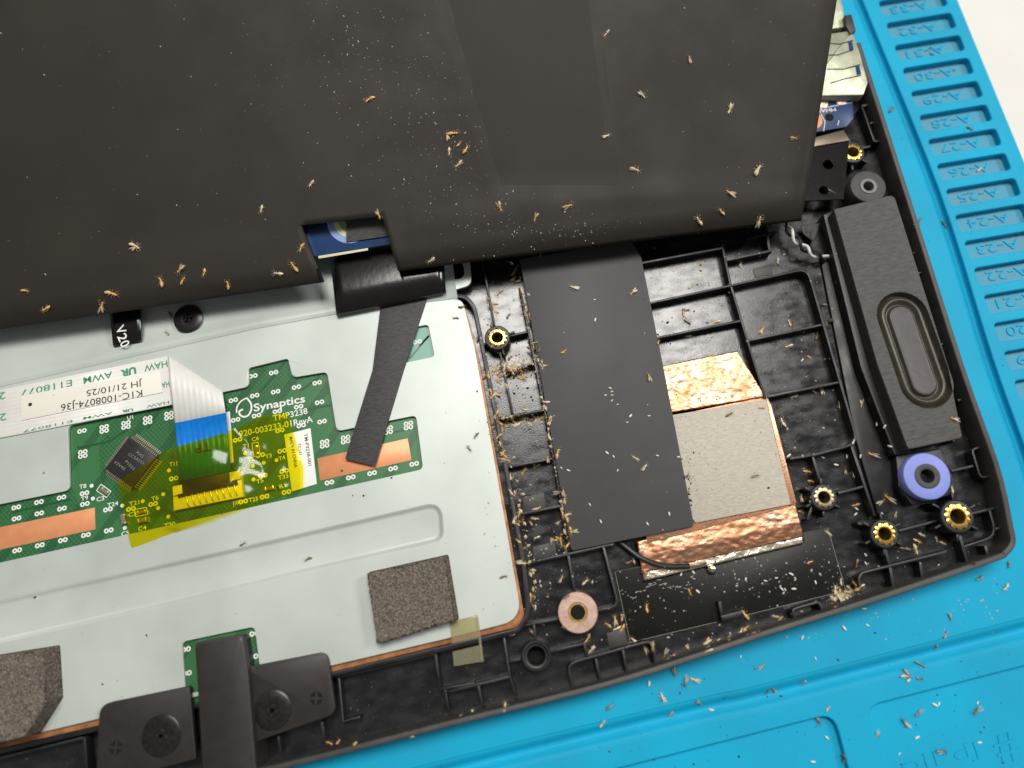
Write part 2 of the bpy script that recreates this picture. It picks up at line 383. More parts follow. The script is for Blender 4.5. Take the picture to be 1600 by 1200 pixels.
holes.append(fillet(strip_outline(gv, 1.9), 0.3)); holes.append(fillet(strip_outline(gh, 3.2), 0.5))
recA = fillet(pxl([(1355, 1104), (1720, 1010), (1790, 1290), (1410, 1290)]), [2.2, 2, 2, 2])
recB = fillet(pxl([(900, 1218), (1303, 1115), (1350, 1290), (900, 1330)]), [2, 2.4, 2, 2])
holes += [recA, recB]
holed('mat_top', outer, holes, -2.0, 0, M_mat, mat_root, bev=0.28)
def groove(line, w, prof):
    v = []; f = []; k = len(prof); n_ = len(line)
    for i, p in enumerate(line):
        t = (line[min(i+1, n_-1)]-line[max(i-1, 0)]).normalized(); q = Vector((-t.y, t.x))
        for u, z in prof: r_ = p+q*(u*w/2); v.append((r_.x, r_.y, z))
    for i in range(n_-1):
        for j in range(k-1): f.append((i*k+j, (i+1)*k+j, (i+1)*k+j+1, i*k+j+1))
    link_mesh('groove', v, f, M_mat, mat_root, sharp=80)
groove(gv, 2.6, [(-1, -.10), (-.6, -.25), (-.2, -.8), (.15, -1.25), (.6, -1.3), (.72, -.9), (.8, -.3), (.9, -.12), (1, -.10)])
groove(gh, 4.0, [(1, -.10), (.75, -.12), (.5, -.32), (.25, -.95), (0, -1.3), (-.25, -1.2), (-.5, -.55), (-.75, -.13), (-1, -.10)][::-1])
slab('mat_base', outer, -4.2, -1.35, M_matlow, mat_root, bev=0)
slab('compartment_floor', inset(ccw(recA), -0.3), -1.36, -1.1, M_mat, mat_root, bev=0)
slab('compartment_floor', inset(ccw(recB), -0.3), -1.36, -1.15, M_mat, mat_root, bev=0)
for n, c in slots:
    if n > 33 or n < 19: continue
    v, f = text_geo('A-%d' % n, 0.5); x0 = min(q[0] for q in v); x1 = max(q[0] for q in v)
    a = c+sdx*(slen*0.30)+sdy*(0.95); ln = slen*0.60
    vv = [a-sdx*((q[0]-x0)/(x1-x0)*ln)-sdy*(q[1]*2.5)+Vector((0, 0, -1.30+q[2]*0.22)) for q in v]
    link_mesh('raised_number', vv, f, M_mat, mat_root, smooth=False)
text('raised_lettering', 'oJPdJ', (1412, 1208), (1533, 1180), 20, -1.08, M_mat, mat_root, raise_=0.22)
text('raised_lettering', '#', (1562, 1190), (1596, 1180), 38, -1.08, M_mat, mat_root, raise_=0.22)

# ================================================================ LAPTOP CASE
ZF, ZR = 1.5, 3.6
case = thing('laptop_palmrest', 'upturned black plastic laptop palmrest with moulded ribs and brass inserts', 'laptop case', P(1100, 700, 0))
rim_px = [(1345, 66), (1368, 137), (1427, 320), (1507, 570), (1562, 725), (1583, 815), (1588, 848), (1576, 867), (1549, 880), (1360, 944),
          (1200, 994), (1100, 1027), (940, 1077), (700, 1137), (457, 1199), (100, 1282), (-260, 1362)]
ZT = 5.6
rl = smooth_line([P(x, y, ZT).xy for x, y in rim_px], 4)
def offset_line(l, d):
    out = []
    for i, p in enumerate(l):
        t = (l[min(i+1, len(l)-1)]-l[max(i-1, 0)]).normalized(); out.append(p+Vector((t.y, -t.x))*d)   # + = inwards for this order
    return out
inner = offset_line(rl, 0.95); lip = offset_line(rl, -0.45)
ftop = [P(1285, 66, ZF).xy, P(1180, -120, ZF).xy, P(-260, 120, ZF).xy]
case_floor = slab('case_floor', [p for p in offset_line(rl, 0.6)]+[P(-260, 1340, ZF).xy]+ftop[::-1], 0.02, ZF, M_floor, case, bev=0)
mb = MB(); n = len(rl)
def wall(mb, secs):
    """loft an open wall: list of (line, z)"""
    v = []; f = []; n = len(secs[0][0])
    for l, z in secs: v += [(p.x, p.y, z) for p in l]
    for k in range(len(secs)-1):
        for i in range(n-1): f.append((k*n+i, k*n+i+1, (k+1)*n+i+1, (k+1)*n+i))
    m_ = len(secs); f.append(tuple(k*n for k in range(m_))); f.append(tuple(k*n+n-1 for k in reversed(range(m_))))
    return mb.add(v, f)
k0 = 12
wall(mb, [(lip, 0.03), (lip, 2.6), (offset_line(rl, -0.25), 3.1), (offset_line(rl, 0.06), 3.3), (offset_line(rl, 0.0), ZT-0.15), (offset_line(rl, 0.12), ZT), (offset_line(rl, 0.80), ZT), (inner, ZT-0.15), (inner, ZF-0.2)])
mb.build('rim', M_rim, case, sharp=50)
def rib(pts, w=0.42, z1=ZR, z0=ZF-0.1, r=0, name='rib', m=None):
    l = [P(x, y, z1).xy for x, y in pts]
    if r: l = bend(l, r)
    o = strip_outline(l, w)
    return slab(name, o, z0, z1, m or M_case, case, bev=0.09)
RIBS = [
 # gap between touchpad and strip
 [(752, 400), (764, 463), (772, 508)], [(781, 549), (801, 647)], [(812, 449), (853, 650), (890, 860)],
 [(795, 525), (824, 518)], [(788, 581), (834, 567)], [(772, 655), (852, 640)], [(787, 731), (867, 716)], [(800, 806), (880, 790)],
 [(817, 882), (960, 850)], [(888, 868), (899, 930)],
 [(817, 978), (876, 967)], [(834, 976), (837, 1003)], [(860, 1019), (912, 1006)], [(912, 1003), (918, 1026)],
 [(931, 1029), (938, 1064)], [(973, 1014), (980, 1053)], [(787, 995), (796, 1055), (806, 1089)], [(690, 1084), (797, 1058)], [(747, 1071), (754, 1103)], [(796, 1034), (814, 1030)],
 # front left
 [(524, 1059), (682, 1021)], [(529, 1060), (535, 1128), (563, 1121)], [(680, 1021), (688, 1078)], [(688, 1078), (742, 1068)], [(695, 1078), (701, 1112)], [(502, 1128), (507, 1158)],
 [(434, 1150), (438, 1176)], [(393, 1160), (397, 1190)], [(-60, 1200), (130, 1153)], [(131, 1152), (136, 1215)],
 # big cells on the right
 [(985, 414), (1128, 387)], [(1128, 380), (1142, 445), (1171, 541), (1196, 622)],
 [(1025, 528), (1157, 501)], [(1170, 532), (1284, 507)], [(1133, 407), (1206, 391)], [(1200, 620), (1311, 597)],
 [(1235, 717), (1270, 711)], [(1270, 712), (1283, 757)], [(1310, 771), (1350, 760)],
 [(1405, 830), (1474, 811)], [(1518, 803), (1566, 791)], [(1555, 827), (1577, 822)], [(1500, 836), (1511, 877)], [(1540, 853), (1546, 874)],
 [(1383, 856), (1391, 886)], [(1391, 886), (1397, 920)], [(1438, 878), (1442, 904)], [(1165, 374), (1212, 362)], [(1196, 352), (1203, 392)],
 [(1270, 790), (1262, 812)], [(1360, 820), (1340, 818)],
 # ribs from the right wall
 [(1497, 626), (1514, 622)], [(1470, 578), (1484, 574)], [(1484, 535), (1471, 538)], [(1487, 736), (1521, 728)], [(1465, 668), (1492, 690)],
 [(1347, 165), (1366, 161)], [(1360, 192), (1374, 189)], [(1346, 231), (1360, 228)], [(1384, 250), (1398, 248)], [(1402, 292), (1412, 290)], [(1413, 322), (1420, 320)]]
for r_ in RIBS: rib(r_)
for r_, rr in (([(1008, 475), (1142, 446), (1262, 419), (1313, 597), (1341, 693), (1269, 712)], 2.0), ([(1331, 697), (1367, 806)], 0),
               ([(943, 855), (967, 948), (930, 955)], 1.5), ([(895, 1074), (886, 1038), (1021, 1000), (1024, 1040)], 1.6),
               ([(1346, 927), (1341, 897), (1480, 862)], 1.5), ([(1547, 797), (1558, 838), (1506, 855)], 2.6),
               ([(1347, 165), (1367, 221), (1386, 217)], 0.4), ([(1550, 694), (1519, 702), (1533, 747), (1552, 743)], 0.8),
               ([(1427, 395), (1440, 393), (1446, 424), (1434, 427)], 0.3), ([(1243, 968), (1238, 953), (1280, 940), (1286, 955)], 0.8)):
    rib(r_, r=rr, z1=ZR+0.15)
# frame that holds the touchpad
rib([(697, 461), (728, 463), (741, 480), (775, 650), (818, 882), (826, 955), (812, 985), (736, 1003), (520, 1054), (-60, 1187)], 0.75, 4.3, r=2.4, name='touchpad_frame')
# raised ledges and patches of the floor
slab('ledge', pxl([(1281, 400), (1330, 400), (1372, 560), (1410, 700), (1392, 800), (1372, 806), (1338, 690)], 2.2), ZF-0.1, 2.2, M_case, case, bev=0.3)
slab('floor_patch', pxl([(816, 777), (850, 770), (853, 793), (820, 800)], 1.6), ZF-0.1, 1.62, M_rim, case, bev=0.03)
slab('floor_patch', pxl([(832, 854), (866, 847), (871, 868), (836, 874)], 1.6), ZF-0.1, 1.62, M_rim, case, bev=0.03)
slab('floor_patch', pxl([(948, 989), (976, 983), (981, 1006), (952, 1014)], 1.6), ZF-0.1, 1.62, M_rim, case, bev=0.03)
slab('floor_patch', pxl([(1176, 420), (1206, 412), (1208, 428), (1180, 434)], 1.6), ZF-0.1, 1.62, M_rim, case, bev=0.03)
slab('clip', pxl([(1126, 962), (1160, 953), (1163, 962), (1129, 972)], 3.2), ZF-0.1, 3.2, M_case, case, bev=0.2)
slab('clip', pxl([(1122, 940), (1127, 939), (1131, 963), (1126, 964)], 3.0), ZF-0.1, 3.0, M_case, case, bev=0.1)
slab('clip', pxl([(1320, 23), (1331, 22), (1338, 47), (1329, 53), (1322, 40)], 6.4), 0.05, 6.4, M_rim, case, bev=0.2)
def boss(x, y, rpx, z1=4.6, gold=M_brass, spokes=6, phase=0.3, socket=True):
    c = P(x, y, z1); r = rpx/9.5
    mb = MB(); lathe(mb, c, [(r*1.42, ZF-0.1), (r*1.38, z1-0.35), (r*1.28, z1-0.15), (r*1.05, z1-0.12), (r*1.0, z1-0.6)], 32, cap1=False)
    b = mb.build('screw_boss', M_case, case)
    mb = MB(); lathe(mb, c, [(r*1.0, z1-1.2), (r*1.0, z1-0.06), (r*0.93, z1), (r*0.66, z1), (r*0.60, z1-0.12), (r*0.56, z1-2.2)], 66, knurl=(11, 0.16, r*0.8), cap0=False, cap1=False)
    i = mb.build('brass_insert', gold, b)
    mb = MB(); lathe(mb, c, [(r*0.57, z1-2.25), (r*0.57, z1-2.2)], 16); mb.build('thread_hole', M_hole, b)
    for k in range(spokes):
        a = phase+2*math.pi*k/spokes
        o = strip_outline([(c.x+math.cos(a)*r*1.3, c.y+math.sin(a)*r*1.3), (c.x+math.cos(a)*r*2.0, c.y+math.sin(a)*r*2.0)], 0.35)
        slab('boss_web', o, ZF-0.1, z1-0.7, M_case, b, bev=0.08)
    return b
boss(777, 527, 15, spokes=4, phase=0.2); boss(1288, 777, 14.5, gold=M_brassdull); boss(1383, 834, 15.5); boss(1497, 807, 18, z1=5.0); boss(1333, 237, 15, z1=4.2)
# boss with a copper-coloured washer
c = P(903, 957, 4.9)
b = lathe(MB(), c, [(3.1, ZF-0.1), (3.1, 4.4)], 32).build('screw_boss', M_case, case)
lathe(MB(), c, [(3.06, 4.38), (3.06, 4.82), (2.98, 4.9), (1.55, 4.9), (1.45, 4.8), (1.45, 4.4)], 40, cap0=False, cap1=False).build('copper_washer', M_washer, b)
lathe(MB(), c, [(1.5, 4.3), (1.46, 4.72), (1.15, 4.72), (1.08, 3.2)], 40, knurl=(12, 0.1, 1.3), cap0=False, cap1=False).build('brass_insert', M_brass, b)
lathe(MB(), c, [(1.1, 4.42), (1.1, 4.45)], 20).build('thread_hole', M_hole, b)
# plain ring boss
c = P(838, 1025, 4.3)
b = lathe(MB(), c, [(2.3, ZF-0.1), (2.25, 4.2), (2.15, 4.3), (1.95, 4.3), (1.88, 4.18), (1.75, 4.1), (1.45, 4.1), (1.35, 4.0), (1.32, 1.6)], 36, cap1=False).build('screw_boss', M_case, case)
lathe(MB(), c, [(1.33, 1.58), (1.33, 1.6)], 20).build('screw_hole', M_hole, b)

# ---------------------------------------------------------------- thin dark film stuck in the front corner
film = slab('adhesive_film', fillet(pxl([(961, 893), (985, 1004), (1322, 923), (1294, 824)], 1.75), 0.4), ZF, 1.62, M_film, bev=0.02)
tag(film, 'thin glossy black adhesive film with pale cut edges below the copper foil', 'film')
mb = MB()
for a, b_ in (((985, 1004), (1120, 972)), ((1163, 962), (1322, 923)), ((1322, 923), (1294, 824)), ((961, 893), (985, 1004))):
    prism(mb, strip_outline([P(*a, 1.8).xy, P(*b_, 1.8).xy], 0.05), 1.6, 1.645, 0)
for i in range(26):      # whitish stress creases in the film
    u = i/26; x = 968+u*108; y = 926+8*math.sin(u*9)-u*14+random.uniform(-5, 5)
    a = random.uniform(-0.6, 0.3); l = random.uniform(2, 9)
    prism(mb, strip_outline([P(x, y, 1.8).xy, P(x+l*math.cos(a), y+l*math.sin(a), 1.8).xy], random.uniform(0.05, 0.16)), 1.6, 1.64, 0)
e = mb.build('pale_edge', M_edge, film); e['kind'] = 'stuff'

# ---------------------------------------------------------------- antenna module: copper foil round a grey fabric pad
ant = thing('antenna_module', 'crinkled copper foil wrapped round a grey conductive fabric pad', 'antenna', P(1130, 730, ZF))
slab('block', pxl([(1000, 660), (1200, 618), (1244, 790), (1010, 850)], 3.2), ZF, 3.2, M_foil, ant, bev=0.15)
def crinkle(name, quad, z, m, parent, amp=0.12, nu=34, nv=22, thick=0.12, freq=0.9, edge_drop=0.0, jag=0.12):
    """foil over a quad of pixels, wrinkled by noise"""
    v = []; f = []
    for j in range(nv+1):
        for i in range(nu+1):
            s, t = i/nu, j/nv
            x = (1-s)*(1-t)*quad[0][0]+s*(1-t)*quad[1][0]+s*t*quad[2][0]+(1-s)*t*quad[3][0]
            y = (1-s)*(1-t)*quad[0][1]+s*(1-t)*quad[1][1]+s*t*quad[2][1]+(1-s)*t*quad[3][1]
            p = P(x, y, z); jt = jag if i in (0, nu) or j in (0, nv) else 0
            q_ = Vector((p.x*freq, p.y*freq, 3.1)); nz = .6*(1-3*abs(noise.noise(q_*1.1)))+.4*(1-3*abs(noise.noise(q_*2.6)))+.3*noise.noise(q_*.5)
            p.x += jt*noise.noise(Vector((p.x*1.3, p.y*1.3, 9))); p.y += jt*noise.noise(Vector((p.x*1.3, p.y*1.3, 5)))
            z_ = z+amp*nz - edge_drop*max(0, t-0.55)**1*2
            v.append((p.x, p.y, z_))
    W_ = nu+1
    for j in range(nv):
        for i in range(nu): f.append((j*W_+i, (j+1)*W_+i, (j+1)*W_+i+1, j*W_+i+1))
    o = link_mesh(name, v, f, m, parent, sharp=80)
    md = o.modifiers.new('thick', 'SOLIDIFY'); md.thickness = thick*MM; md.offset = -1
    return o
crinkle('copper_flap', [(1033, 572), (1152, 548), (1196, 620), (1047, 645)], 3.42, M_foil, ant, 0.11, 60, 36)
crinkle('copper_tail', [(995, 846), (1243, 788), (1257, 838), (1003, 896)], 3.1, M_foil, ant, 0.12, 80, 26, edge_drop=.55)
crinkle('silver_edge', [(1003, 892), (1256, 834), (1257, 848), (1006, 908)], 2.45, M_foilsilver, ant, 0.03, 40, 6, jag=.04)
slab('copper_side', pxl([(1197, 622), (1205, 632), (1245, 786), (1236, 790)], 3.5), 2.8, 3.5, M_foil, ant, bev=0.1)
slab('fabric_pad', pxl([(1040, 650), (1197, 624), (1236, 788), (1087, 817), (1060, 780)], 3.66), 3.1, 3.66, M_felt, ant, bev=0.08)
cable = thing('antenna_cable', 'thin black coaxial cable soldered to the copper foil', 'cable', P(1010, 876, ZF))
tube(MB(), smooth_line([P(940, 826, 2.2), P(974, 851, 2.3), P(1003, 872, 2.9), P(1038, 884, 3.1), P(1077, 884, 3.1)], 8), 0.48, 10).build('jacket', M_wire, cable)
tube(MB(), smooth_line([P(1077, 884, 3.1), P(1089, 882, 3.0), P(1103, 878, 2.9)], 4), 0.36, 8).build('braid', M_foilsilver, cable)
lathe(MB(), P(1113, 889, 2.6), [(0.7, 1.9), (0.75, 2.3), (0.5, 2.75), (0.15, 2.9)], 12).build('solder_joint', M_foilsilver, cable)
tube(MB(), [P(1102, 878, 2.9), P(1108, 887, 2.9), P(1113, 890, 2.8)], 0.16, 6).build('core', M_tin, cable)

# ---------------------------------------------------------------- grey film strip
strip = thing('insulating_strip', 'wide matte charcoal film strip lying over the ribs', 'film strip', P(950, 630, ZR))
o = fillet(pxl([(812, 405), (986, 375), (1002, 402), (1040, 590), (1085, 822), (893, 861)], 4.05), [0.3, 0.3, 1.5, 1, 0.5, 0.5])
slab('film', o, 3.76, 4.05, M_strip, strip, bev=0.1)

# ================================================================ TOUCHPAD
ZP = 4.4
tp = thing('touchpad', 'touchpad module with pale steel backing plate and green circuit board windows', 'touchpad', P(400, 800, ZF))
main_cut = [(-140, 816), (91, 770), (108, 762), (106, 664), (388, 604), (388, 576), (450, 560), (457, 590), (511, 582), (526, 674), (650, 649), (661, 733), (340, 804), (-140, 906)]
main_cut = [(-140, 816), (109, 766), (106, 665), (389, 604), (388, 575), (450, 560), (457, 590), (511, 581), (526, 674), (650, 649), (661, 733), (340, 804), (-140, 910)]
cut2 = [(632, 514), (669, 507), (679, 557), (626, 568)]
cut3 = [(284, 1003), (398, 979), (408, 1060), (290, 1085)]
emb = [(-140, 969), (340, 863), (690, 783), (694, 845), (473, 895), (340, 928), (-140, 1037)]
plate_out = [(-140, 640), (0, 604), (400, 513), (560, 480), (690, 458), (727, 470), (742, 540), (812, 925), (810, 962), (795, 974), (693, 999), (518, 1040), (155, 1123), (-140, 1190)]
plate_out = [(-220, 655), (0, 605), (400, 514), (560, 485), (722, 466), (742, 545), (816, 968), (693, 999), (518, 1040), (155, 1123), (-220, 1211)]
hole_list = [fillet(px(main_cut, ZP), [0, 1.0, 1.0, 1.0, .6, .6, 1.0, .9, .9, .8, .9, 0.6, 0]), fillet(px(cut2, ZP), 0.6), fillet(px(cut3, ZP), [.8, .9, .5, .5])]
emb_o = ccw(fillet(px(emb, ZP), [0, 0, 2.4, 2.0, 0, 0, 0], 7))
holed('backing_plate', fillet(px(plate_out, ZP), [0, 0, 0, 0, 1.8, 0, 3.4, 0, 0, 0, 0], 8), hole_list+[emb_o], ZP-0.45, ZP, M_plate, tp, bev=0.05)
# pressed recess: rounded walls down to a flat floor
rings = []
for d, dz in ((-0.06, -0.03), (0.10, -0.06), (0.26, -0.20), (0.45, -0.40), (0.62, -0.51), (0.85, -0.55)): rings.append(z3(inset(emb_o, d), ZP+dz))
mb = MB(); n = len(emb_o); v = [p for r in rings for p in r]; f = []
for k in range(len(rings)-1):
    for i in range(n): j = (i+1) % n; f.append((k*n+i, k*n+j, (k+1)*n+j, (k+1)*n+i))
f.append(tuple((len(rings)-1)*n+i for i in range(n)))
mb.add(v, f).build('pressed_recess', M_plate, tp, sharp=60)
# stepped upper flange of the plate running under the black sheet
def flange_line(off, z):
    base = [(-220, 655), (0, 605), (400, 514), (560, 485), (715, 467)]
    return [P(x-off*0.14, y-off, z) for x, y in base]
secs = [(0, ZP-0.03), (2, ZP-0.03), (5, ZP+0.10), (9, ZP+0.12), (14, ZP-0.05), (20, ZP-0.38), (28, ZP-0.55), (60, ZP-0.6), (68, ZP-0.45), (76, ZP-0.42), (130, ZP-0.42)]
v = []; f = []
for off, z in secs: v += flange_line(off, z)
nb = 5
for k in range(len(secs)-1):
    for i in range(nb-1): f.append((k*nb+i, k*nb+i+1, (k+1)*nb+i+1, (k+1)*nb+i))
fl = link_mesh('plate_flange', v, f, M_plate, tp, sharp=70)
md = fl.modifiers.new('thick', 'SOLIDIFY'); md.thickness = 0.3*MM; md.offset = -1
# end tab of the flange with an oblong hole
holed('flange_tab', fillet(pxl([(640, 470), (640, 390), (731, 372), (737, 445), (697, 457)], 3.9), [0.2, .2, 1.2, 1.6, 0.5]),
      [fillet(pxl([(660, 418), (722, 404), (728, 436), (664, 438)], 3.9), [1.5, 1.6, 1.6, 1.5])], 3.3, 3.9, M_plate, tp, bev=0.06)
slab('copper_rim', fillet(px([(-140, 1100), (727, 480), (748, 560), (819, 960), (816, 978), (694, 1007), (521, 1049), (-140, 1206)], 3.6), [0, 1, 0, 2.5, 2.5, 0, 0, 0], 8), 3.0, 3.7, M_copperedge, tp, bev=0.05)
ZB = 3.78
pcb = slab('circuit_board', px([(-140, 780), (80, 640), (370, 540), (540, 520), (690, 480), (750, 900), (430, 1040), (420, 1082), (270, 1110), (-140, 1090)], ZB), 2.9, ZB, M_pcb, tp, bev=0)
slab('tinted_window', px([(625, 500), (690, 490), (690, 580), (618, 585)], ZB+.03), ZB+.01, ZB+.03, M_pcb_teal, pcb, bev=0)
slab('copper_pad', px([(496, 716), (637, 685), (643, 719), (500, 751)], ZB+.05), ZB-.05, ZB+.05, M_pad, pcb, bev=0.01)
slab('copper_pad', px([(-140, 853), (148, 793), (149, 827), (-140, 889)], ZB+.05), ZB-.05, ZB+.05, M_pad, pcb, bev=0.01)
def flat(mb, pts, w, z): return prism(mb, strip_outline([P(x, y, z).xy for x, y in pts], w), z-.03, z, 0)
mb = MB()
for a in ([(395, 625), (430, 585), (445, 565)], [(470, 610), (500, 588)], [(525, 650), (580, 700)], [(120, 700), (170, 690), (200, 670)], [(230, 670), (250, 640)], [(300, 640), (365, 625)], [(20, 800), (110, 780)],
          [(540, 690), (650, 668)], [(480, 640), (520, 632)], [(655, 540), (675, 520)], [(640, 560), (670, 525)]): flat(mb, a, 0.35, ZB+.045)
t_ = mb.build('traces', M_trace, pcb); t_['kind'] = 'stuff'
# via rings
vias = []
def zv(bx, by, l):
    for x, y, *d in l:
        for dy in ((-12, 12) if d else (0,)): vias.append((bx+x/3.75, by+(y+dy)/3.75))
zv(0, 620, [(480,200),(610,188,1),(738,165,1),(865,137,1),(990,110,1),(485,335,1),(95,648),(228,617),(360,590),(97,713),(230,683),(363,655),(495,565),(497,628),(632,660),(767,657),(637,783),(503,810),(368,840),(233,870),(100,900),(1018,478),(897,628)])
zv(340, 580, [(207,28),(328,8),(92,170),(217,143),(340,120),(462,93),(583,68),(475,208),(350,235),(228,260),(105,285),(597,182),(612,295),(490,318),(365,347),(117,402),(378,467),(250,492),(627,425,1),(750,400,1),(1000,345,1),(1118,318,1),(655,652),(780,622),(905,597),(1028,570),(1152,543),(390,585),(265,612),(403,708),(275,735),(150,763)])
zv(0, 880, [(1090,505),(1095,645),(1490,412),(1485,548)]); zv(400, 320, [(945,803)])
mb = MB()
for x, y in vias:
    for s in (-1, 1):
        c = P(x+s*3.7, y-s*0.8, ZB+.05)
        lathe(mb, c, [(0.40, ZB-.01), (0.40, ZB+.05), (0.17, ZB+.05), (0.17, ZB+.0)], 12, cap0=False, cap1=False)
t_ = mb.build('via_rings', M_silk, pcb, smooth=False); t_['kind'] = 'stuff'
def silk(body, p0, p1, h, bold=0.0): text('printed_text', body, p0, p1, h, ZB+.06, M_silk, pcb, bold=bold)
silk('Synaptics', (397, 643), (477, 628), 12.5, 0.02); silk('TMP3238', (427, 658), (481, 646), 9.5, 0.012); silk('920-003233-01RevA', (374, 683), (489, 659), 10, 0.012)
for s, x0, y0, x1, y1 in (('T1',380,701,389,699),('C6',394,690,405,687),('T3',415,717,425,714),('T2',387,722,397,719),('T4',436,720,446,717),('T5',401,756,412,753),('T33',435,750,451,746),('R1',437,764,447,761),
        ('J100',364,790,376,787),('T23',389,785,403,782),('T11',265,729,277,727),('U1',199,656,208,654),('T8',124,764,135,762),('T9',127,783,138,780),('C3',151,784,163,781),('T24',168,793,185,789),('T21',202,791,218,787),
        ('T6',237,783,248,780),('C1',201,808,213,805),('C4',216,830,229,827),('C5',190,838,202,835),('T20',257,825,274,821)): silk(s, (x0, y0), (x1, y1), 6.5, 0.015)
mb = MB()
L5 = lambda l: [(360+x/6.667, 600+y/6.667) for x, y in l]
flat(mb, [tuple(q) for q in smooth_line(L5([(170,145),(110,180),(68,240),(66,300)]), 5)], 0.24, ZB+.06)
flat(mb, [tuple(q) for q in smooth_line(L5([(170,145),(212,200),(218,262),(190,322),(140,342),(97,318),(96,282),(132,265)]), 5)], 0.30, ZB+.062)
def boxline(c, a, w, h, t=0.13):
    cx, cy = c; ca, sa_ = math.cos(a), math.sin(a)
    q = [(cx+ca*i*w-sa_*j*h, cy+sa_*i*w+ca*j*h) for i, j in ((-.5,-.5),(.5,-.5),(.5,.5),(-.5,.5),(-.5,-.5))]
    for k in range(4): flat(mb, [q[k], q[k+1]], t, ZB+.06+.002*k)
boxline((162, 767), 0.62, 19, 12); boxline((220, 800), -0.2, 20, 11); boxline((400, 702), 1.42, 21, 10)
for x, y in ((143,759),(145,779),(223,783),(247,794),(264,735),(255,772),(263,807),(191,790),(195,825),(383,708),(395,728),(412,723),(432,719),(396,749)): lathe(mb, P(x, y, ZB+.06), [(0.33, ZB), (0.33, ZB+.06)], 10)
mb.build('printed_marks', M_silk, pcb, smooth=False)
def chipcap(c, a, w, h, m=None):
    cx, cy = c; ca, sa_ = math.cos(a), math.sin(a); z = ZB+.55
    q = [(cx+ca*i*w-sa_*j*h, cy+sa_*i*w+ca*j*h) for i, j in ((-.5,-.5),(.5,-.5),(.5,.5),(-.5,.5))]
    slab('capacitor', px(q, z), ZB, z, m or M_capm, pcb, bev=0.06)
    for s in (-1, 1):
        q = [(cx+ca*(s*.5*w+i)-sa_*j*h, cy+sa_*(s*.5*w+i)+ca*j*h) for i, j in ((-1.6,-.55),(1.6,-.55),(1.6,.55),(-1.6,.55))]
        slab('solder_end', px(q, z+.05), ZB, z+.05, M_tin, pcb, bev=0.06)
M_capm = mat('capacitor_body', (0.24, 0.17, 0.10), 0.5)
chipcap((162, 767), 0.62, 10, 6); chipcap((220, 800), -0.2, 11, 5); chipcap((221, 813), -0.2, 12, 7); chipcap((192, 811), 1.4, 12, 7); chipcap((400, 703), 1.42, 11, 6); chipcap((420, 763), -0.2, 12, 6)
# square chip with gull-wing pins
ZC = ZB+1.1
cc = [P(150+x/10, 660+y/10, ZC).xy for x, y in ((515, 225), (935, 540), (560, 1020), (140, 720))]
slab('chip', fillet(cc, 0.12, 2), ZB+.1, ZC, M_chip, pcb, bev=0.12)
mb = MB(); cen = sum((Vector(p) for p in cc), Vector((0, 0)))/4
for k in range(4):
    a, b_ = Vector(cc[k]), Vector(cc[(k+1) % 4]); d = (b_-a); nrm = Vector((d.y, -d.x)).normalized()
    if nrm.dot((a+b_)/2-cen) < 0: nrm = -nrm
    for i in range(16):
        q = a+d*(0.06+0.88*i/15); w = d.normalized()*0.10
        for (o0, z0_, o1, z1_) in ((0.0, ZB+.6, 0.35, ZB+.6), (0.35, ZB+.6, 0.55, ZB+.1), (0.55, ZB+.1, 1.0, ZB+.06)):
            v = []
            for o_, zz in ((o0, z0_), (o1, z1_)):
                for s in (-1, 1):
                    r_ = q+nrm*o_+w*s; v += [(r_.x, r_.y, zz), (r_.x, r_.y, zz+.12)]
            mb.add(v, [(0,2,3,1), (4,5,7,6), (0,4,6,2), (1,3,7,5), (0,1,5,4), (2,6,7,3)])
pn = mb.build('chip_pins', M_tin, pcb, smooth=False); pn['kind'] = 'stuff'
for i, (s, q0, q1) in enumerate((('XX5', (212, 707), (222, 716)), ('CC5A233', (200, 711), (223, 726)), ('P1533', (195, 722), (208, 735)), ('F7V42', (178, 724), (194, 735)))):
    text('chip_marking', s, q0, q1, 4.5, ZC+.015, M_chiptext, pcb)
# connector
zc = ZB+1.3
slab('connector_body', px([(270, 763), (376, 738), (380, 776), (271, 798)], ZB+.9), ZB, ZB+.9, M_conn, pcb, bev=0.1)
slab('connector_latch', px([(278, 752), (364, 733), (371, 757), (277, 778)], zc), ZB+.5, zc, M_connblk, pcb, bev=0.15)
for s in ((269, 757, 284, 775), (358, 735, 374, 752)):
    x0, y0, x1, y1 = s; slab('connector_ear', px([(x0, y0+3), (x1, y0), (x1+1, y1-4), (x0+1, y1)], zc+.1), ZB, zc+.1, M_conn, pcb, bev=0.12)
for i in range(9):
    x, y = 292+i*9.4, 784-i*2.2
    mb = MB(); prism(mb, strip_outline(px([(x-2, y-9), (x, y-1), (x+2.5, y+7)], zc), 0.16), ZB+.3, ZB+1.35 if False else zc+.03, 0.02); mb.build('connector_pin', M_tin, pcb)
slab('white_mark', px([(352, 644), (359, 643), (365, 722), (360, 724)], ZB+.08), ZB, ZB+.08, M_silk, pcb, bev=0)
# board sticker
ZS = ZB+.12
st = slab('board_sticker', px([(444, 679), (485, 669), (495, 756), (456, 768)], ZS), ZB+.02, ZS, M_silk, tp, bev=0.01)
text('printed_text', 'TM-P3238-001', (475, 678), (482, 728), 5.2, ZS+.02, M_ink, st, bold=0.01); text('printed_text', 'TC142', (464.5, 693), (467, 712), 5.2, ZS+.02, M_ink, st); text('printed_text', 'MADE IN CHINA', (452, 683), (460, 731), 5.2, ZS+.02, M_ink, st, bold=0.01)

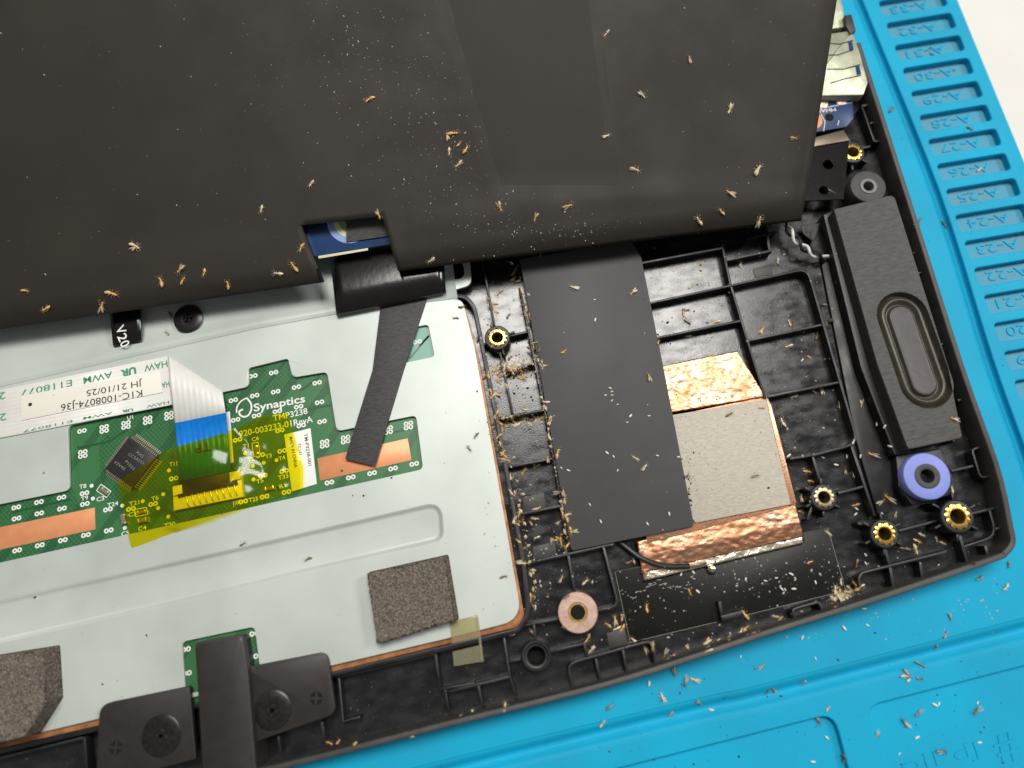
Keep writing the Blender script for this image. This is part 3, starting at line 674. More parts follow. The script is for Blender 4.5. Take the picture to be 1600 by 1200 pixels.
# ---------------------------------------------------------------- amber tape over chip and connector
kap = [(205, 857), (183, 753), (262, 702), (352, 676), (404, 651), (449, 643), (474, 732), (473, 764), (350, 803)]
def kz(x, y):
    def bumpf(cx, cy, r, h): return h*max(0, 1-(((x-cx)**2+(y-cy)**2)**.5/r)**2)
    z = ZP+.14+bumpf(205, 722, 62, 0.75)+bumpf(322, 758, 92, 1.35)+bumpf(318, 705, 60, 1.25)
    z += 0.26*noise.noise(Vector((x*.045, y*.045, 1)))*min(1, max(0, (y-650)/40))*(1.0 if x > 360 or 240 < x < 275 else 0.35)
    return z
bm = bmesh.new(); o2 = fillet(kap, 4, 3); vs = [bm.verts.new((p.x, p.y, 0)) for p in o2]; bm.faces.new(vs)
for axis, lo, hi in ((0, 180, 480), (1, 640, 860)):
    for t in range(lo, hi, 4):
        g = bm.verts[:]+bm.edges[:]+bm.faces[:]
        co = (t, 0, 0) if axis == 0 else (0, t, 0); no = (1, 0, 0) if axis == 0 else (0, 1, 0)
        bmesh.ops.bisect_plane(bm, geom=g, plane_co=co, plane_no=no)
bm.verts.index_update()
v = [P(q.co.x, q.co.y, kz(q.co.x, q.co.y)) for q in bm.verts]; f = [[q.index for q in fc.verts][::-1] for fc in bm.faces]; bm.free()
kt = link_mesh('amber_tape', v, f, M_kapton, sharp=80); tag(kt, 'wrinkled see-through amber tape over the chip and ribbon connector', 'tape')

# ---------------------------------------------------------------- ribbon cable
rc = thing('ribbon_cable', 'flat white ribbon cable with green print folded down to the board connector', 'cable', P(200, 620, ZP))
ZQ = ZP+.32
v = []; f = []; nr_ = 49
for a, b_ in (((-140, 637), (-140, 711)), ((60, 597), (64, 672)), ((262, 556), (269, 632))):
    for i in range(nr_): s_ = i/(nr_-1); v.append(P(a[0]+(b_[0]-a[0])*s_, a[1]+(b_[1]-a[1])*s_, ZQ-.03+.03*math.sin(s_*12*2*math.pi)))
for k in range(2):
    for i in range(nr_-1): f.append((k*nr_+i, k*nr_+i+1, (k+1)*nr_+i+1, (k+1)*nr_+i)[::-1] if False else (k*nr_+i, k*nr_+i+1, (k+1)*nr_+i+1, (k+1)*nr_+i))
rbn = link_mesh('ribbon', v, f, M_ffc, rc, sharp=80); md = rbn.modifiers.new('t', 'SOLIDIFY'); md.thickness = .2*MM; md.offset = -1
# folded leg, with the ridges of its conductors
v = []; f = []; nc = 9; rows = [((263, 556), (347, 611), 0.18), ((266, 600), (350, 630), 0.25), ((273, 661), (352, 645), 0.50)]
for k, (a, b_, dz) in enumerate(rows):
    for i in range(nc*4+1):
        s = i/(nc*4); z = ZQ+dz+0.035*math.sin(s*nc*2*math.pi); v.append(P(a[0]+(b_[0]-a[0])*s, a[1]+(b_[1]-a[1])*s, z))
wn = nc*4+1
for k in range(2):
    for i in range(wn-1): f.append((k*wn+i, (k+1)*wn+i, (k+1)*wn+i+1, k*wn+i+1))
lg = link_mesh('folded_leg', v, f, M_ffc, rc, sharp=80); md = lg.modifiers.new('t', 'SOLIDIFY'); md.thickness = .15*MM; md.offset = -1
v = []; f = []; rows = [((273, 661), (352, 645), 0.53), ((277, 706), (356, 690), 0.70), ((281, 752), (360, 736), 0.55)]
for k, (a, b_, dz) in enumerate(rows):
    for i in range(wn):
        s = i/(wn-1); z = ZQ+dz+0.045*math.sin(s*nc*2*math.pi); v.append(P(a[0]+(b_[0]-a[0])*s, a[1]+(b_[1]-a[1])*s, z))
for k in range(2):
    for i in range(wn-1): f.append((k*wn+i, (k+1)*wn+i, (k+1)*wn+i+1, k*wn+i+1))
sf = link_mesh('stiffener', v, f, M_blue, rc, sharp=80); md = sf.modifiers.new('t', 'SOLIDIFY'); md.thickness = .2*MM; md.offset = -1
text('printed_text', 'TP', (329, 691), (303, 696), 13, ZQ+.86, M_ink, sf)
lb = slab('paper_label', px([(33, 618), (250, 579), (254, 613), (33, 657)], ZQ+.1), ZQ-.02, ZQ+.1, M_sticker, rc, bev=0.02)
zt = ZQ+.13
text('printed_text', 'JH 21/10/25', (222, 594), (135, 610), 10.5, zt, M_ink, lb); text('printed_text', 'K1C-1008074-J36', (222, 609), (95, 632), 11.5, zt, M_ink, lb)
lathe(MB(), P(47, 632, zt), [(0.33, zt-.03), (0.33, zt)], 10).build('printed_dot', M_ink, lb)
rb_ = rc.children[0]
for s, a, b_, h, bo in (('HAW', (261, 563), (225, 571), 11, .01), ('UR', (212, 573), (188, 579), 11, .05), ('AWM', (175, 580), (130, 590), 11, .01), ('E118077', (112, 593), (32, 610), 11, .0), ('2', (8, 612), (-2, 614), 12, .0),
              ('2', (10, 645), (-1, 647), 12, .0), ('HA', (264, 595), (252, 598), 10, 0.01), ('HAW', (264, 626), (229, 633), 5, .01), ('UR', (208, 638), (190, 641), 4, .05), ('AWM', (176, 643), (130, 652), 4, .01), ('E118077', (113, 656), (36, 672), 4, .0)):
    text('printed_text', s, a, b_, h, ZQ+.02, M_greenink, rb_, bold=bo)

# ---------------------------------------------------------------- cloth tape, foam pads, clear tab, screw
ct = slab('cloth_tape', px([(598, 450), (676, 440), (630, 581), (586, 728), (539, 717), (582, 578)], ZP+.25), ZP+.02, ZP+.25, M_cloth, bev=0.03)
tag(ct, 'slanting strip of black woven cloth tape stuck across the steel plate', 'tape')
def foam(outline, z0, z1, label):
    o = ccw(fillet(outline, 0.35, 3)); bm = bmesh.new()
    mb = MB(); prism(mb, inset(o, 0.0), z0, z1, 0.35)
    me = bpy.data.meshes.new('t'); me.from_pydata(mb.v, [], mb.f); bm.from_mesh(me); bpy.data.meshes.remove(me)
    for ax in (0, 1, 2):
        vals = [q.co[ax] for q in bm.verts]; lo, hi = min(vals), max(vals); t = lo+.3
        while t < hi:
            co = [0, 0, 0]; co[ax] = t; no = [0, 0, 0]; no[ax] = 1
            bmesh.ops.bisect_plane(bm, geom=bm.verts[:]+bm.edges[:]+bm.faces[:], plane_co=co, plane_no=no); t += .22
    bm.normal_update(); bm.verts.index_update(); v = []
    for q in bm.verts:
        n_ = noise.fractal(q.co*2.2, .8, 2.1, 3); d = -0.25+0.26*n_ if q.co.z > z0+.05 else 0
        v.append(q.co+q.normal*d)
    f = [[q.index for q in fc.verts] for fc in bm.faces]; bm.free()
    o = link_mesh('foam_pad', v, f, M_foam, sharp=180); tag(o, label, 'foam pad', 'foam pads on the steel plate'); return o
foam(px([(573, 894), (699, 866), (716, 969), (590, 1008)], ZP+1.4), ZP, ZP+2.6, 'square of coarse grey-brown foam stuck beside the clear plastic tab')
foam(px([(-110, 1040), (92, 1008), (97, 1090), (62, 1146), (-110, 1182)], ZP+.3), ZP-.0, ZP+3.6, 'grey-brown foam pad with one cut-off corner, next to the button bracket')
ctb = thing('clear_tab', 'clear yellowish plastic tab bridging the plate edge and case', 'plastic tab', P(728, 1000, ZP))
slab('tab_panel', px([(703, 972), (744, 961), (748, 997), (706, 1006)], ZP+.22), ZP+.06, ZP+.22, M_cleartab, ctb, bev=0.03)
slab('tab_panel', px([(707, 1018), (751, 1008), (753, 1034), (709, 1041)], 3.4), 3.2, 3.4, M_cleartab, ctb, bev=0.03)
slab('tab_fold', px([(743, 961.5), (747, 960.5), (756, 1033), (752, 1035)], ZP+.26), ZP+.07, ZP+.26, M_cleartab, ctb, bev=0.03)
def screw(x, y, r, z, label, parent=None, name='screw'):
    c = P(x, y, z); rr = r/9.5
    mb = MB(); lathe(mb, c, [(rr*.97, z-.5), (rr, z-.14), (rr*.9, z-.02), (rr*.45, z), (rr*.36, z-.02), (rr*.26, z-.45), (rr*.06, z-.55)], 40)
    if parent: o = mb.build('screw', M_screw, parent)
    else:
        o = mb.build(name, M_screw); tag(o, label, 'screw')
    cr = MB()
    for a in (0.5, 0.5+math.pi/2):
        d = Vector((math.cos(a), math.sin(a)))*rr*.36; prism(cr, strip_outline([c.xy-d, c.xy+d], rr*.16), z-.2, z+.012, 0)
    cr.build('cross_recess', M_hole, o); return o
screw(293, 497, 24, ZP+.25, 'wide flat black cross-head screw in the steel flange')

# ---------------------------------------------------------------- button bracket at the front
br = thing('button_bracket', 'black steel bracket with two screws and a raised centre bar', 'bracket', P(340, 1120, ZF))
zb = 5.3
slab('side_plate', fillet(px([(383, 1043), (511, 1018), (525, 1115), (388, 1163)], zb), [.3, 1.6, 1.4, .3], 6), 4.5, zb, M_bracket, br, bev=0.1)
slab('side_plate', fillet(px([(155, 1101), (296, 1072), (306, 1186), (150, 1226)], zb), [2.0, .3, .3, 1], 6), 4.5, zb, M_bracket, br, bev=0.1)
slab('raised_bar', fillet(px([(303, 1003), (379, 993), (388, 1050), (403, 1230), (318, 1240)], 6.6), [.9, .9, .3, .3, .3], 5), ZF, 6.6, M_bracket, br, bev=0.35)
screw(251, 1150, 28, zb+.22, '', br); screw(425, 1110, 27, zb+.22, '', br)
for x, y in ((181, 1168), (494, 1091)):
    h = lathe(MB(), P(x, y, zb+.01), [(0.95, zb-.02), (0.95, zb+.012)], 24).build('peg_hole', M_hole, br)
    cr = MB(); c = P(x, y, zb+.02)
    for a in (-0.2, -0.2+math.pi/2): d = Vector((math.cos(a), math.sin(a)))*.85; prism(cr, strip_outline([c.xy-d, c.xy+d], .32), zb-.1, zb+.03+.002*a, 0)
    cr.build('cross_peg', M_bracket, h)

# ================================================================ SPEAKER
sp = thing('speaker', 'long grey speaker box with an oval diaphragm and rubber mounting ring', 'speaker', P(1400, 520, ZF))
zs = 7.4
top = fillet(px([(1303, 327), (1397, 304), (1440, 440), (1482, 572), (1504, 684), (1419, 702), (1371, 570)], zs), [.4, .9, 1, 2, .6, .5, 2], 4)
def stadium(a, b_, rpx, z, n=14):
    p, q = P(*a, z).xy, P(*b_, z).xy; r = rpx/10.0; d = (q-p).normalized(); a0 = math.atan2(d.y, d.x); out = []
    for c, s in ((q, 0), (p, math.pi)):
        for k in range(n+1):
            t = a0+s-math.pi/2+math.pi*k/n; out.append(Vector((c.x+r*math.cos(t), c.y+r*math.sin(t))))
    return out
A_, B_ = (1411, 494), (1447, 598)
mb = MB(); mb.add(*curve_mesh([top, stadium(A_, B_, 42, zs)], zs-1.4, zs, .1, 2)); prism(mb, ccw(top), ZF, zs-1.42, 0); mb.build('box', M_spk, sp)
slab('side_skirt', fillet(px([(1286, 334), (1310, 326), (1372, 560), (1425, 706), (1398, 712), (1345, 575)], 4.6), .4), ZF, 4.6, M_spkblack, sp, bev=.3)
rings = []
for r, dz in ((42.5, -.12), (41, -.6), (39, -1.0), (36.5, -.75), (33.5, -.35), (30, -.2), (27, -.42), (24, -1.0), (21.8, -1.0), (20.2, -.7)): rings.append(z3(stadium(A_, B_, r, zs), zs+dz))
mb = MB(); loft(mb, rings, cap0=False, cap1=False); mb.build('surround', M_surround, sp, sharp=80)
mb = MB(); loft(mb, [z3(stadium(A_, B_, 20.3, zs), zs-.8), z3(stadium(A_, B_, 19.3, zs), zs-.52), z3(stadium(A_, B_, 17.5, zs), zs-.46), z3(stadium(A_, B_, 14, zs), zs-.5), z3(stadium(A_, B_, 6, zs), zs-.52)], cap0=False); mb.build('diaphragm', M_cone, sp, sharp=80)
mb = MB()
for a, b_ in (((1341, 447), (1430, 433)), ((1416, 689), (1497, 668))): prism(mb, strip_outline([P(*a, zs).xy, P(*b_, zs).xy], .14), zs-.1, zs+.012, 0)
mb.build('seam', M_spkblack, sp)
def grommet(x, y, R, rin, rh, z, m, mring, name, parent, z0=ZF):
    c = P(x, y, z); R, rin, rh = (q/9.9 for q in (R, rin, rh))
    b = lathe(MB(), c, [(R*.95, z0), (R, z0+.6), (R, z-.35), (R*.96, z-.1), (R*.88, z), (rin*1.02, z-.02)], 44, cap1=False).build(name, m, parent)
    lathe(MB(), c, [(rin*1.03, z-.5), (rin*1.02, z+.1), (rin*.92, z+.16), (rh*1.2, z+.16), (rh, z+.05), (rh*.96, z-2.4)], 36, cap0=False, cap1=False).build('sleeve', mring, b)
    lathe(MB(), c, [(rh, z-2.4), (rh, z-2.35)], 20).build('hole', M_hole, b); return b
grommet(1357, 291, 31, 14, 9, 5.6, M_grom, M_gromring, 'mounting_ear', sp)
grommet(1449, 744, 37, 19, 11, 5.6, M_lilac, M_grom, 'rubber_ring', sp)
slab('ear_bracket', fillet(px([(1400, 712), (1470, 700), (1500, 770), (1425, 790), (1404, 760)], 4.0), .5), ZF, 4.0, M_spkblack, sp, bev=.2)

# ================================================================ I/O CORNER (top right)
io = thing('port_board', 'small blue circuit board with a tarnished metal port shell at the case corner', 'circuit board', P(1310, 150, ZF))
iob = slab('board', fillet(px([(1225, 215), (1322, 198), (1334, 184), (1332, 160), (1316, 100), (1225, 110)], 4.2), .3), 3.2, 4.2, M_bluepcb, io, bev=.03)
sh = thing_part = slab('port_shell', fillet(px([(1240, 60), (1331, 47), (1343, 78), (1357, 128), (1350, 148), (1255, 150)], 6.0), [.2, .3, .3, 1.0, .8, .2]), 4.1, 6.0, M_steel, io, bev=.3)
slab('port_shell', px([(1240, -60), (1298, -70), (1318, 12), (1322, 42), (1250, 50)], 5.4), 1.6, 5.4, M_steel, io, bev=.3)
for a in ([(1290, 67), (1312, 69), (1333, 63)], [(1291, 86), (1308, 86), (1333, 78)], [(1292, 108), (1318, 108), (1344, 101)], [(1298, 130), (1320, 123), (1345, 118)]):
    prism(MB(), strip_outline([P(x, y, 6.02).xy for x, y in a], .22), 5.7, 6.015, 0).build('spring_slot', M_hole, sh)
for q in ([(1325, 64), (1331, 63), (1334, 78), (1327, 79)], [(1336, 102), (1342, 101), (1346, 116), (1339, 118)]): slab('shell_window', px(q, 6.03), 5.8, 6.02, M_bluepcb, sh, bev=0)
for x, y in ((1315, 155), (1285, 160)): lathe(MB(), P(x, y, 4.4), [(1.15, 4.1), (1.1, 4.3), (.6, 4.45)], 18).build('solder_pad', M_washer, iob)
lathe(MB(), P(1270, 188, 4.25), [(1.75, 4.1), (1.75, 4.25)], 30).build('copper_ring', M_pad, iob)
lathe(MB(), P(1296, 183, 4.26), [(.8, 4.1), (.8, 4.25)], 20).build('screw_hole', M_hole, iob)
text('printed_text', 'MHAJ', (1305, 168), (1280, 171), 7, 4.23, M_silk, iob, bold=.01)
mb = MB()
for l in ([(1332, 160), (1300, 166), (1270, 172)], [(1287, 205), (1289, 190), (1283, 178)], [(1309, 196), (1311, 188)]): prism(mb, strip_outline([P(x, y, 4.22).xy for x, y in l], .12), 4.15, 4.22, 0)
mb.build('printed_lines', M_silk, iob)
tab = holed('shield_tab', fillet(px([(1225, 232), (1272, 214), (1327, 221), (1318, 311), (1230, 315)], 4.6), .4),
            [[(P(x, y, 4.6).x+r*math.cos(t*math.pi/8), P(x, y, 4.6).y+r*math.sin(t*math.pi/8)) for t in range(16)] for x, y, r in ((1294, 257, .95), (1287, 297, .85))], 4.3, 4.6, M_flex, bev=.03)
tag(tab, 'glossy black tab with two round holes beside the speaker ear', 'tab')
mt = slab('metal_tongue', px([(1268, 216), (1318, 203), (1328, 219), (1270, 229)], 4.9), 4.62, 4.9, mat('brown_steel', (0.16, 0.125, 0.09), 0.4, 0.5), bev=.05)
tag(mt, 'short brown metal tongue across the black holed tab', 'metal strip')
tw = thing('speaker_wires', 'twisted black and white wire pair running to the speaker', 'wire', P(1255, 372, ZF))
for k, (nm, m) in enumerate((('white_wire', M_white), ('black_wire', M_wire))):
    base = smooth_line([P(1215, 325, 4.8), P(1228, 352, 4.7), P(1245, 376, 4.5), P(1266, 394, 4.0), P(1292, 404, 3.0)], 8); l = []
    for i, p in enumerate(base): a = i*.62+k*math.pi; l.append(p+Vector((.42*math.cos(a), .42*math.cos(a)*.6, .42*math.sin(a))))
    tube(MB(), l, .27, 8).build(nm, m, tw)
fo = crinkle('foil_scrap', [(1250, 354), (1280, 350), (1272, 378), (1256, 368)], 2.6, M_grom, None, .35, 10, 8, .1, .8); tag(fo, 'torn scrap of grey foil beside the twisted wires', 'foil')

# ================================================================ LIFTED BOARD UNDER THE BIG BLACK SHEET
zb0 = 9.4
SA, SB = P(0, 517, zb0), P(1250, 345, zb0)
e1 = (SB-SA).normalized(); e2h = Vector((-e1.y, e1.x, 0)); TH = math.radians(15)
e2 = e2h*math.cos(TH)+Vector((0, 0, math.sin(TH))); NS = e1.cross(e2)
def PS(x, y, off=0.0):
    d = ray(x, y); o = SA+NS*off; t = (o-CAM).dot(NS)/d.dot(NS); return CAM+d*t
def sstep(a, b_, x): t = min(1, max(0, (x-a)/(b_-a))); return t*t*(3-2*t)
def edge_y(x): return 517-(517-345)*x/1250
def sheet_pt(x, y):
    d = edge_y(x)-y; off = 0
    off -= 1.7*(1-min(1, max(0, d/42)))**2                                   # hem rolls down
    rx = 1306-(y+0)*0.165; off -= 1.6*(1-min(1, max(0, (rx-x)/38)))**2       # right edge rolls down
    off += 0.22*math.exp(-((d-78)/26)**2)*(1 if x > 640 else .4)               # soft swell above the hem
    xl = 690+y*0.285
    if y < 330: off -= 0.36*sstep(-4, 10, x-xl)*(1-sstep(275, 312, y))        # long pressed step
    xl2 = 936+y*0.12; off -= 0.16*math.exp(-((x-xl2)/5)**2)*(1-sstep(200, 260, y))
    p = PS(x, y, 0); off += .12*noise.noise(p*.035)+.03*noise.noise(p*.16)
    return PS(x, y, off)
def sheet_block(v, f, bl, br_, tl, tr, n_, rows):
    """bl..tr pixel corners, n_ columns, rows"""
    b0 = len(v)
    for j in range(rows+1):
        t = j/rows
        for i in range(n_+1):
            s = i/n_; bx = bl[0]+(br_[0]-bl[0])*s; by = bl[1]+(br_[1]-bl[1])*s; tx = tl[0]+(tr[0]-tl[0])*s; ty = tl[1]+(tr[1]-tl[1])*s
            v.append(sheet_pt(bx+(tx-bx)*t, by+(ty-by)*t))
    for j in range(rows):
        for i in range(n_): a = b0+j*(n_+1)+i; f.append((a, a+1, a+n_+2, a+n_+1))
v = []; f = []
TL, T1, T2, TR = (-220, -190), (255, -190), (438, -190), (1337, -190)
NL, N1, N2, NR = (-220, 460), (470, 352), (597, 338), (1266, 270)
sheet_block(v, f, (-220, 547), (506, 441), NL, N1, 70, 14); sheet_block(v, f, NL, N1, TL, T1, 70, 56)
sheet_block(v, f, N1, N2, T1, T2, 14, 56)
sheet_block(v, f, (622, 424), (1252, 345), N2, NR, 90, 14); sheet_block(v, f, N2, NR, T2, TR, 90, 56)
bm = bmesh.new(); me = bpy.data.meshes.new('t'); me.from_pydata(v, [], f); bm.from_mesh(me); bpy.data.meshes.remove(me)
bmesh.ops.remove_doubles(bm, verts=bm.verts, dist=.01); bm.normal_update(); bm.verts.index_update()
v = [q.co.copy() for q in bm.verts]; f = [[q.index for q in fc.verts] for fc in bm.faces]; bm.free()
mbd = thing('lifted_mainboard', 'lifted laptop mainboard covered by a large dusty black insulating sheet', 'mainboard', PS(600, 330, -3))
sheet = link_mesh('insulating_sheet', v, f, M_sheet, mbd, sharp=60)
md = sheet.modifiers.new('thick', 'SOLIDIFY'); md.thickness = .35*MM; md.offset = -1
def plane_slab(name, pts, o0, o1, m, parent):
    a = [PS(x, y, o0) for x, y in pts]; b_ = [PS(x, y, o1) for x, y in pts]; n_ = len(pts)
    f = [tuple(range(n_)), tuple(reversed(range(n_, 2*n_)))]+[(i, n_+i, n_+(i+1) % n_, (i+1) % n_) for i in range(n_)]
    bm = bmesh.new(); me = bpy.data.meshes.new('t'); me.from_pydata(b_+a, [], f); bm.from_mesh(me); bpy.data.meshes.remove(me); bmesh.ops.recalc_face_normals(bm, faces=bm.faces)
    bm.verts.index_update(); v = [q.co.copy() for q in bm.verts]; f = [[q.index for q in fc.verts] for fc in bm.faces]; bm.free()
    return link_mesh(name, v, f, m, parent, smooth=False)
v = []; f = []
for j in range(41):
    for i in range(13):
        t, u = j/40, i/12; y = -110+t*398; xl = 690+y*.285+11; xr = 934+y*.12
        v.append(sheet_pt(xl+(xr-xl)*u, y)+NS*.03)
for j in range(40):
    for i in range(12): a = j*13+i; f.append((a, a+13, a+14, a+1))
link_mesh('film_window', v, f, mat('thin_mylar', (0.0285, 0.0235, 0.0180), 0.60, col2=(0.0232, 0.0192, 0.0149), nscale=0.09, bump=0.15, bscale=7, spec=0.255, bdist=0.03), mbd, sharp=60)
OB = -2.2
bd = plane_slab('circuit_board', [(200, 446), (1150, 296), (1150, -150), (200, -150)], OB-1.0, OB, M_bluepcb, mbd)
plane_slab('board_edge_strip', [(498, 404), (575, 391), (575, 387.5), (497, 400)], OB-.5, OB+.05, M_cream, bd)
def disc(name, x, y, rpx, o, m):
    c = PS(x, y, o); r = rpx/10; k = 36
    pts = [c+e1*(r*math.cos(2*math.pi*i/k))+e2*(r*math.sin(2*math.pi*i/k)) for i in range(k)]
    lo = [p-NS*.05 for p in pts]
    link_mesh(name, pts+lo, [tuple(range(k))]+[(i, k+i, k+(i+1) % k, (i+1) % k) for i in range(k)], m, bd, smooth=False)
disc('ring_mark', 545, 346, 37, OB+.06, M_paleblue); disc('ring_mark', 547, 345, 28, OB+.08, M_cream); disc('ring_mark', 549, 344, 22, OB+.10, M_palegreen); disc('screw_hole', 548, 344, 10, OB+.12, M_copperedge)
plane_slab('tape_patch', [(541, 330), (606, 322), (612, 368), (541, 378)], OB+.1, OB+.3, M_cloth, mbd)
plane_slab('sheet_fold', [(462, 349), (471, 350), (507, 440), (503, 442)], -2.1, -.12, M_flex, mbd)
plane_slab('sheet_fold', [(598, 338), (603, 338), (625, 422), (622, 424)], -1.6, -.12, M_flex, mbd)
# glossy flex that leaves the notch and curls back over the plate
def curl(name, xl0, xr0, prof, label, m, cat='cable', right_steps=None):
    """prof: list of (py, z) for the centre line; left and right pixel edges interpolated"""
    v = []; f = []; n_ = len(prof); nx = 12
    for k, (dy, z) in enumerate(prof):
        for i in range(nx+1):
            s = i/nx; xl = xl0[0]+(xl0[1]-xl0[0])*dy; xr = xr0[0]+(xr0[1]-xr0[0])*dy
            v.append((xl, xr, s, dy, z))
    return v
fx = thing('flex_cable', 'glossy black flex cable curling out of the sheet notch over the plate', 'cable', P(610, 470, ZP))
v = []; f = []; prof = [(0.0, 6.2), (.2, 6.6), (.45, 6.9), (.65, 6.85), (.8, 6.6), (.9, 6.2), (.96, 5.8), (.99, 5.35), (.985, 5.0), (.93, 4.75), (.80, 4.62), (.5, 4.55)]
for dy, z in prof:
    for i in range(13):
        s = i/12; a = (514+12*dy, 386+108*dy); b_ = (690+7*dy, 355+104*dy); v.append(P(a[0]+(b_[0]-a[0])*s, a[1]+(b_[1]-a[1])*s, z))
for k in range(len(prof)-1):
    for i in range(12): f.append((k*13+i, (k+1)*13+i, (k+1)*13+i+1, k*13+i+1))
fo = link_mesh('flex', v, f, M_flex, fx, sharp=80); md = fo.modifiers.new('t', 'SOLIDIFY'); md.thickness = .15*MM; md.offset = 0
fv = thing('marked_flex', 'small glossy black flex loop printed V20 at the sheet edge', 'cable', P(198, 510, ZP))
v = []; f = []; prof = [(0.0, 4.9), (.3, 5.3), (.6, 5.35), (.8, 5.15), (.92, 4.85), (.985, 4.5), (.97, 4.2), (.85, 4.05), (.5, 4.0)]
for dy, z in prof:
    for i in range(7):
        s = i/6; a = (168+9*dy, 452+90*dy); b_ = (219+2*dy, 440+94*dy); v.append(P(a[0]+(b_[0]-a[0])*s, a[1]+(b_[1]-a[1])*s, z))
for k in range(len(prof)-1):
    for i in range(6): f.append((k*7+i, (k+1)*7+i, (k+1)*7+i+1, k*7+i+1))
fo = link_mesh('flex', v, f, M_flex, fv, sharp=80); md = fo.modifiers.new('t', 'SOLIDIFY'); md.thickness = .15*MM; md.offset = 0
for ch, a, b_, z in (('V', (180, 513), (185, 524), 5.42), ('2', (183, 526), (187, 535), 5.30), ('0', (187, 536), (190, 544), 5.08)): text('printed_text', ch, a, b_, 15, z, M_silk, fo, bold=.01)

# ================================================================ INSECTS, GRAINS AND DUST
def bug_mesh(seed):
    rnd = random.Random(seed); mb = MB()
    body = [(-1.05, .02), (-.95, .16), (-.7, .27), (-.35, .30), (-.05, .22), (.08, .12), (.2, .17), (.38, .18), (.5, .10), (.6, .16), (.75, .17), (.88, .03)]
    cur = rnd.uniform(-.35, .35); rings = []
    for x, r in body:
        yy = cur*x*x*.6; ring = []
        for k in range(7):
            a = 2*math.pi*k/7; ring.append((x, yy+r*math.cos(a), .27+r*.85*math.sin(a)))
        rings.append(ring)
    nr = len(rings)
    v = [p for r in rings for p in r]; f = []
    for k in range(nr-1):
        for i in range(7): f.append((k*7+i, k*7+(i+1) % 7, (k+1)*7+(i+1) % 7, (k+1)*7+i))
    f += [tuple(reversed(range(7))), tuple((nr-1)*7+i for i in range(7))]; mb.add(v, f)
    def leg(pts, r=.024):
        pts = [Vector(p) for p in pts]
        tube(mb, pts, [r*1.2, r, r*.5][:len(pts)] if len(pts) == 3 else r, 4)
    for s in (-1, 1):
        for k, x in enumerate((.42, .25, .05)):
            sw = (.55, .05, -.6)[k]+rnd.uniform(-.35, .35); ln = rnd.uniform(.4, .72)
            leg([(x, s*.1, .25), (x+sw*.45, s*(.1+ln*.5), .45+rnd.uniform(-.1, .25)), (x+sw, s*(.1+ln), rnd.uniform(.02, .25))])
        leg([(.82, s*.06, .3), (1.15, s*rnd.uniform(.15, .35), .45), (1.35, s*rnd.uniform(.2, .6), rnd.uniform(.2, .5))], .017)
    nb = len(mb.f); wing = seed % 5 in (0, 3)
    if wing:
        for s in (-1, 1):
            a = s*rnd.uniform(.04, .24); L_ = rnd.uniform(1.3, 1.8); w = rnd.uniform(.16, .26); pts = []
            for u, h in ((0, .03), (.3, .7), (.7, 1), (1, .25), (.75, -.5), (.3, -.35)):
                x, y = -u*L_, h*w*s; pts.append((.3+x*math.cos(a)-y*math.sin(a)*s*s, x*math.sin(a)*-1+y+s*.05, .56+.05*u*s+.12*u))
            mb.add(pts, [tuple(range(6))])
    mb.nb = nb
    return mb
BUGS = []
for mi, m in enumerate(M_bugs):
    row = []
    for k in range(5):
        mb = bug_mesh(10*mi+k); me = bpy.data.meshes.new('dead_insect'); me.from_pydata([tuple(Vector(q)*MM) for q in mb.v], [], mb.f); me.materials.append(m); me.materials.append(M_wing)
        for q in me.polygons[mb.nb:]: q.material_index = 1
        me.polygons.foreach_set('use_smooth', [True]*len(me.polygons)); row.append(me)
    BUGS.append(row)
EGGS = []
for k in range(3):
    mb = MB(); rings = []
    for x, r in ((-.5, .02), (-.42, .13), (-.2, .2), (.1, .21), (.35, .16), (.48, .03)):
        rings.append([(x*1.1, r*math.cos(a)*(1+.1*k), .19+r*math.sin(a)+.03*k*x) for a in (2*math.pi*i/7 for i in range(7))])
    loft(mb, rings); me = bpy.data.meshes.new('pale_grain'); me.from_pydata([tuple(Vector(q)*MM) for q in mb.v], [], mb.f); me.materials.append(M_egg)
    me.polygons.foreach_set('use_smooth', [True]*len(me.polygons)); EGGS.append(me)
bpy.context.view_layer.update(); DG = bpy.context.evaluated_depsgraph_get()
def hit(x, y):
    ok, loc, nor, i, ob, mx = S.ray_cast(DG, CAM*MM, ray(x, y).normalized())
    return (loc, nor, ob) if ok else None
RB = random.Random(3)
def drop(me, name, x, y, label, cat, group, size=1.0, ang=None):
    h = hit(x, y)
    if not h: return None
    loc, nor, ob = h
    if nor.z < .35: nor = (nor+Vector((0, 0, 1))).normalized()
    o = bpy.data.objects.new(name, me); COL.objects.link(o)
    q = Vector((0, 0, 1)).rotation_difference(nor); a = RB.uniform(0, 6.283) if ang is None else ang
    roll = RB.choice((0, 0, 0, .5, -.6))
    o.matrix_world = Matrix.Translation(loc-nor*MM*.03*size) @ q.to_matrix().to_4x4() @ Matrix.Rotation(a, 4, 'Z') @ Matrix.Rotation(roll, 4, 'X') @ Matrix.Scale(size, 4)
    tag(o, label, cat, group); return o
KIND = ('tan', 'pale cream', 'dark brown', 'greyish')
def bug(x, y, kinds, where, group, s=None, ang=None):
    if s is None: s = RB.uniform(.75, 1.05)
    k = RB.choice(kinds)
    return drop(RB.choice(BUGS[k]), 'dead_insect', x, y, KIND[k]+' dead insect '+where, 'insect', group, s*RB.uniform(.65, 1.0), ang)
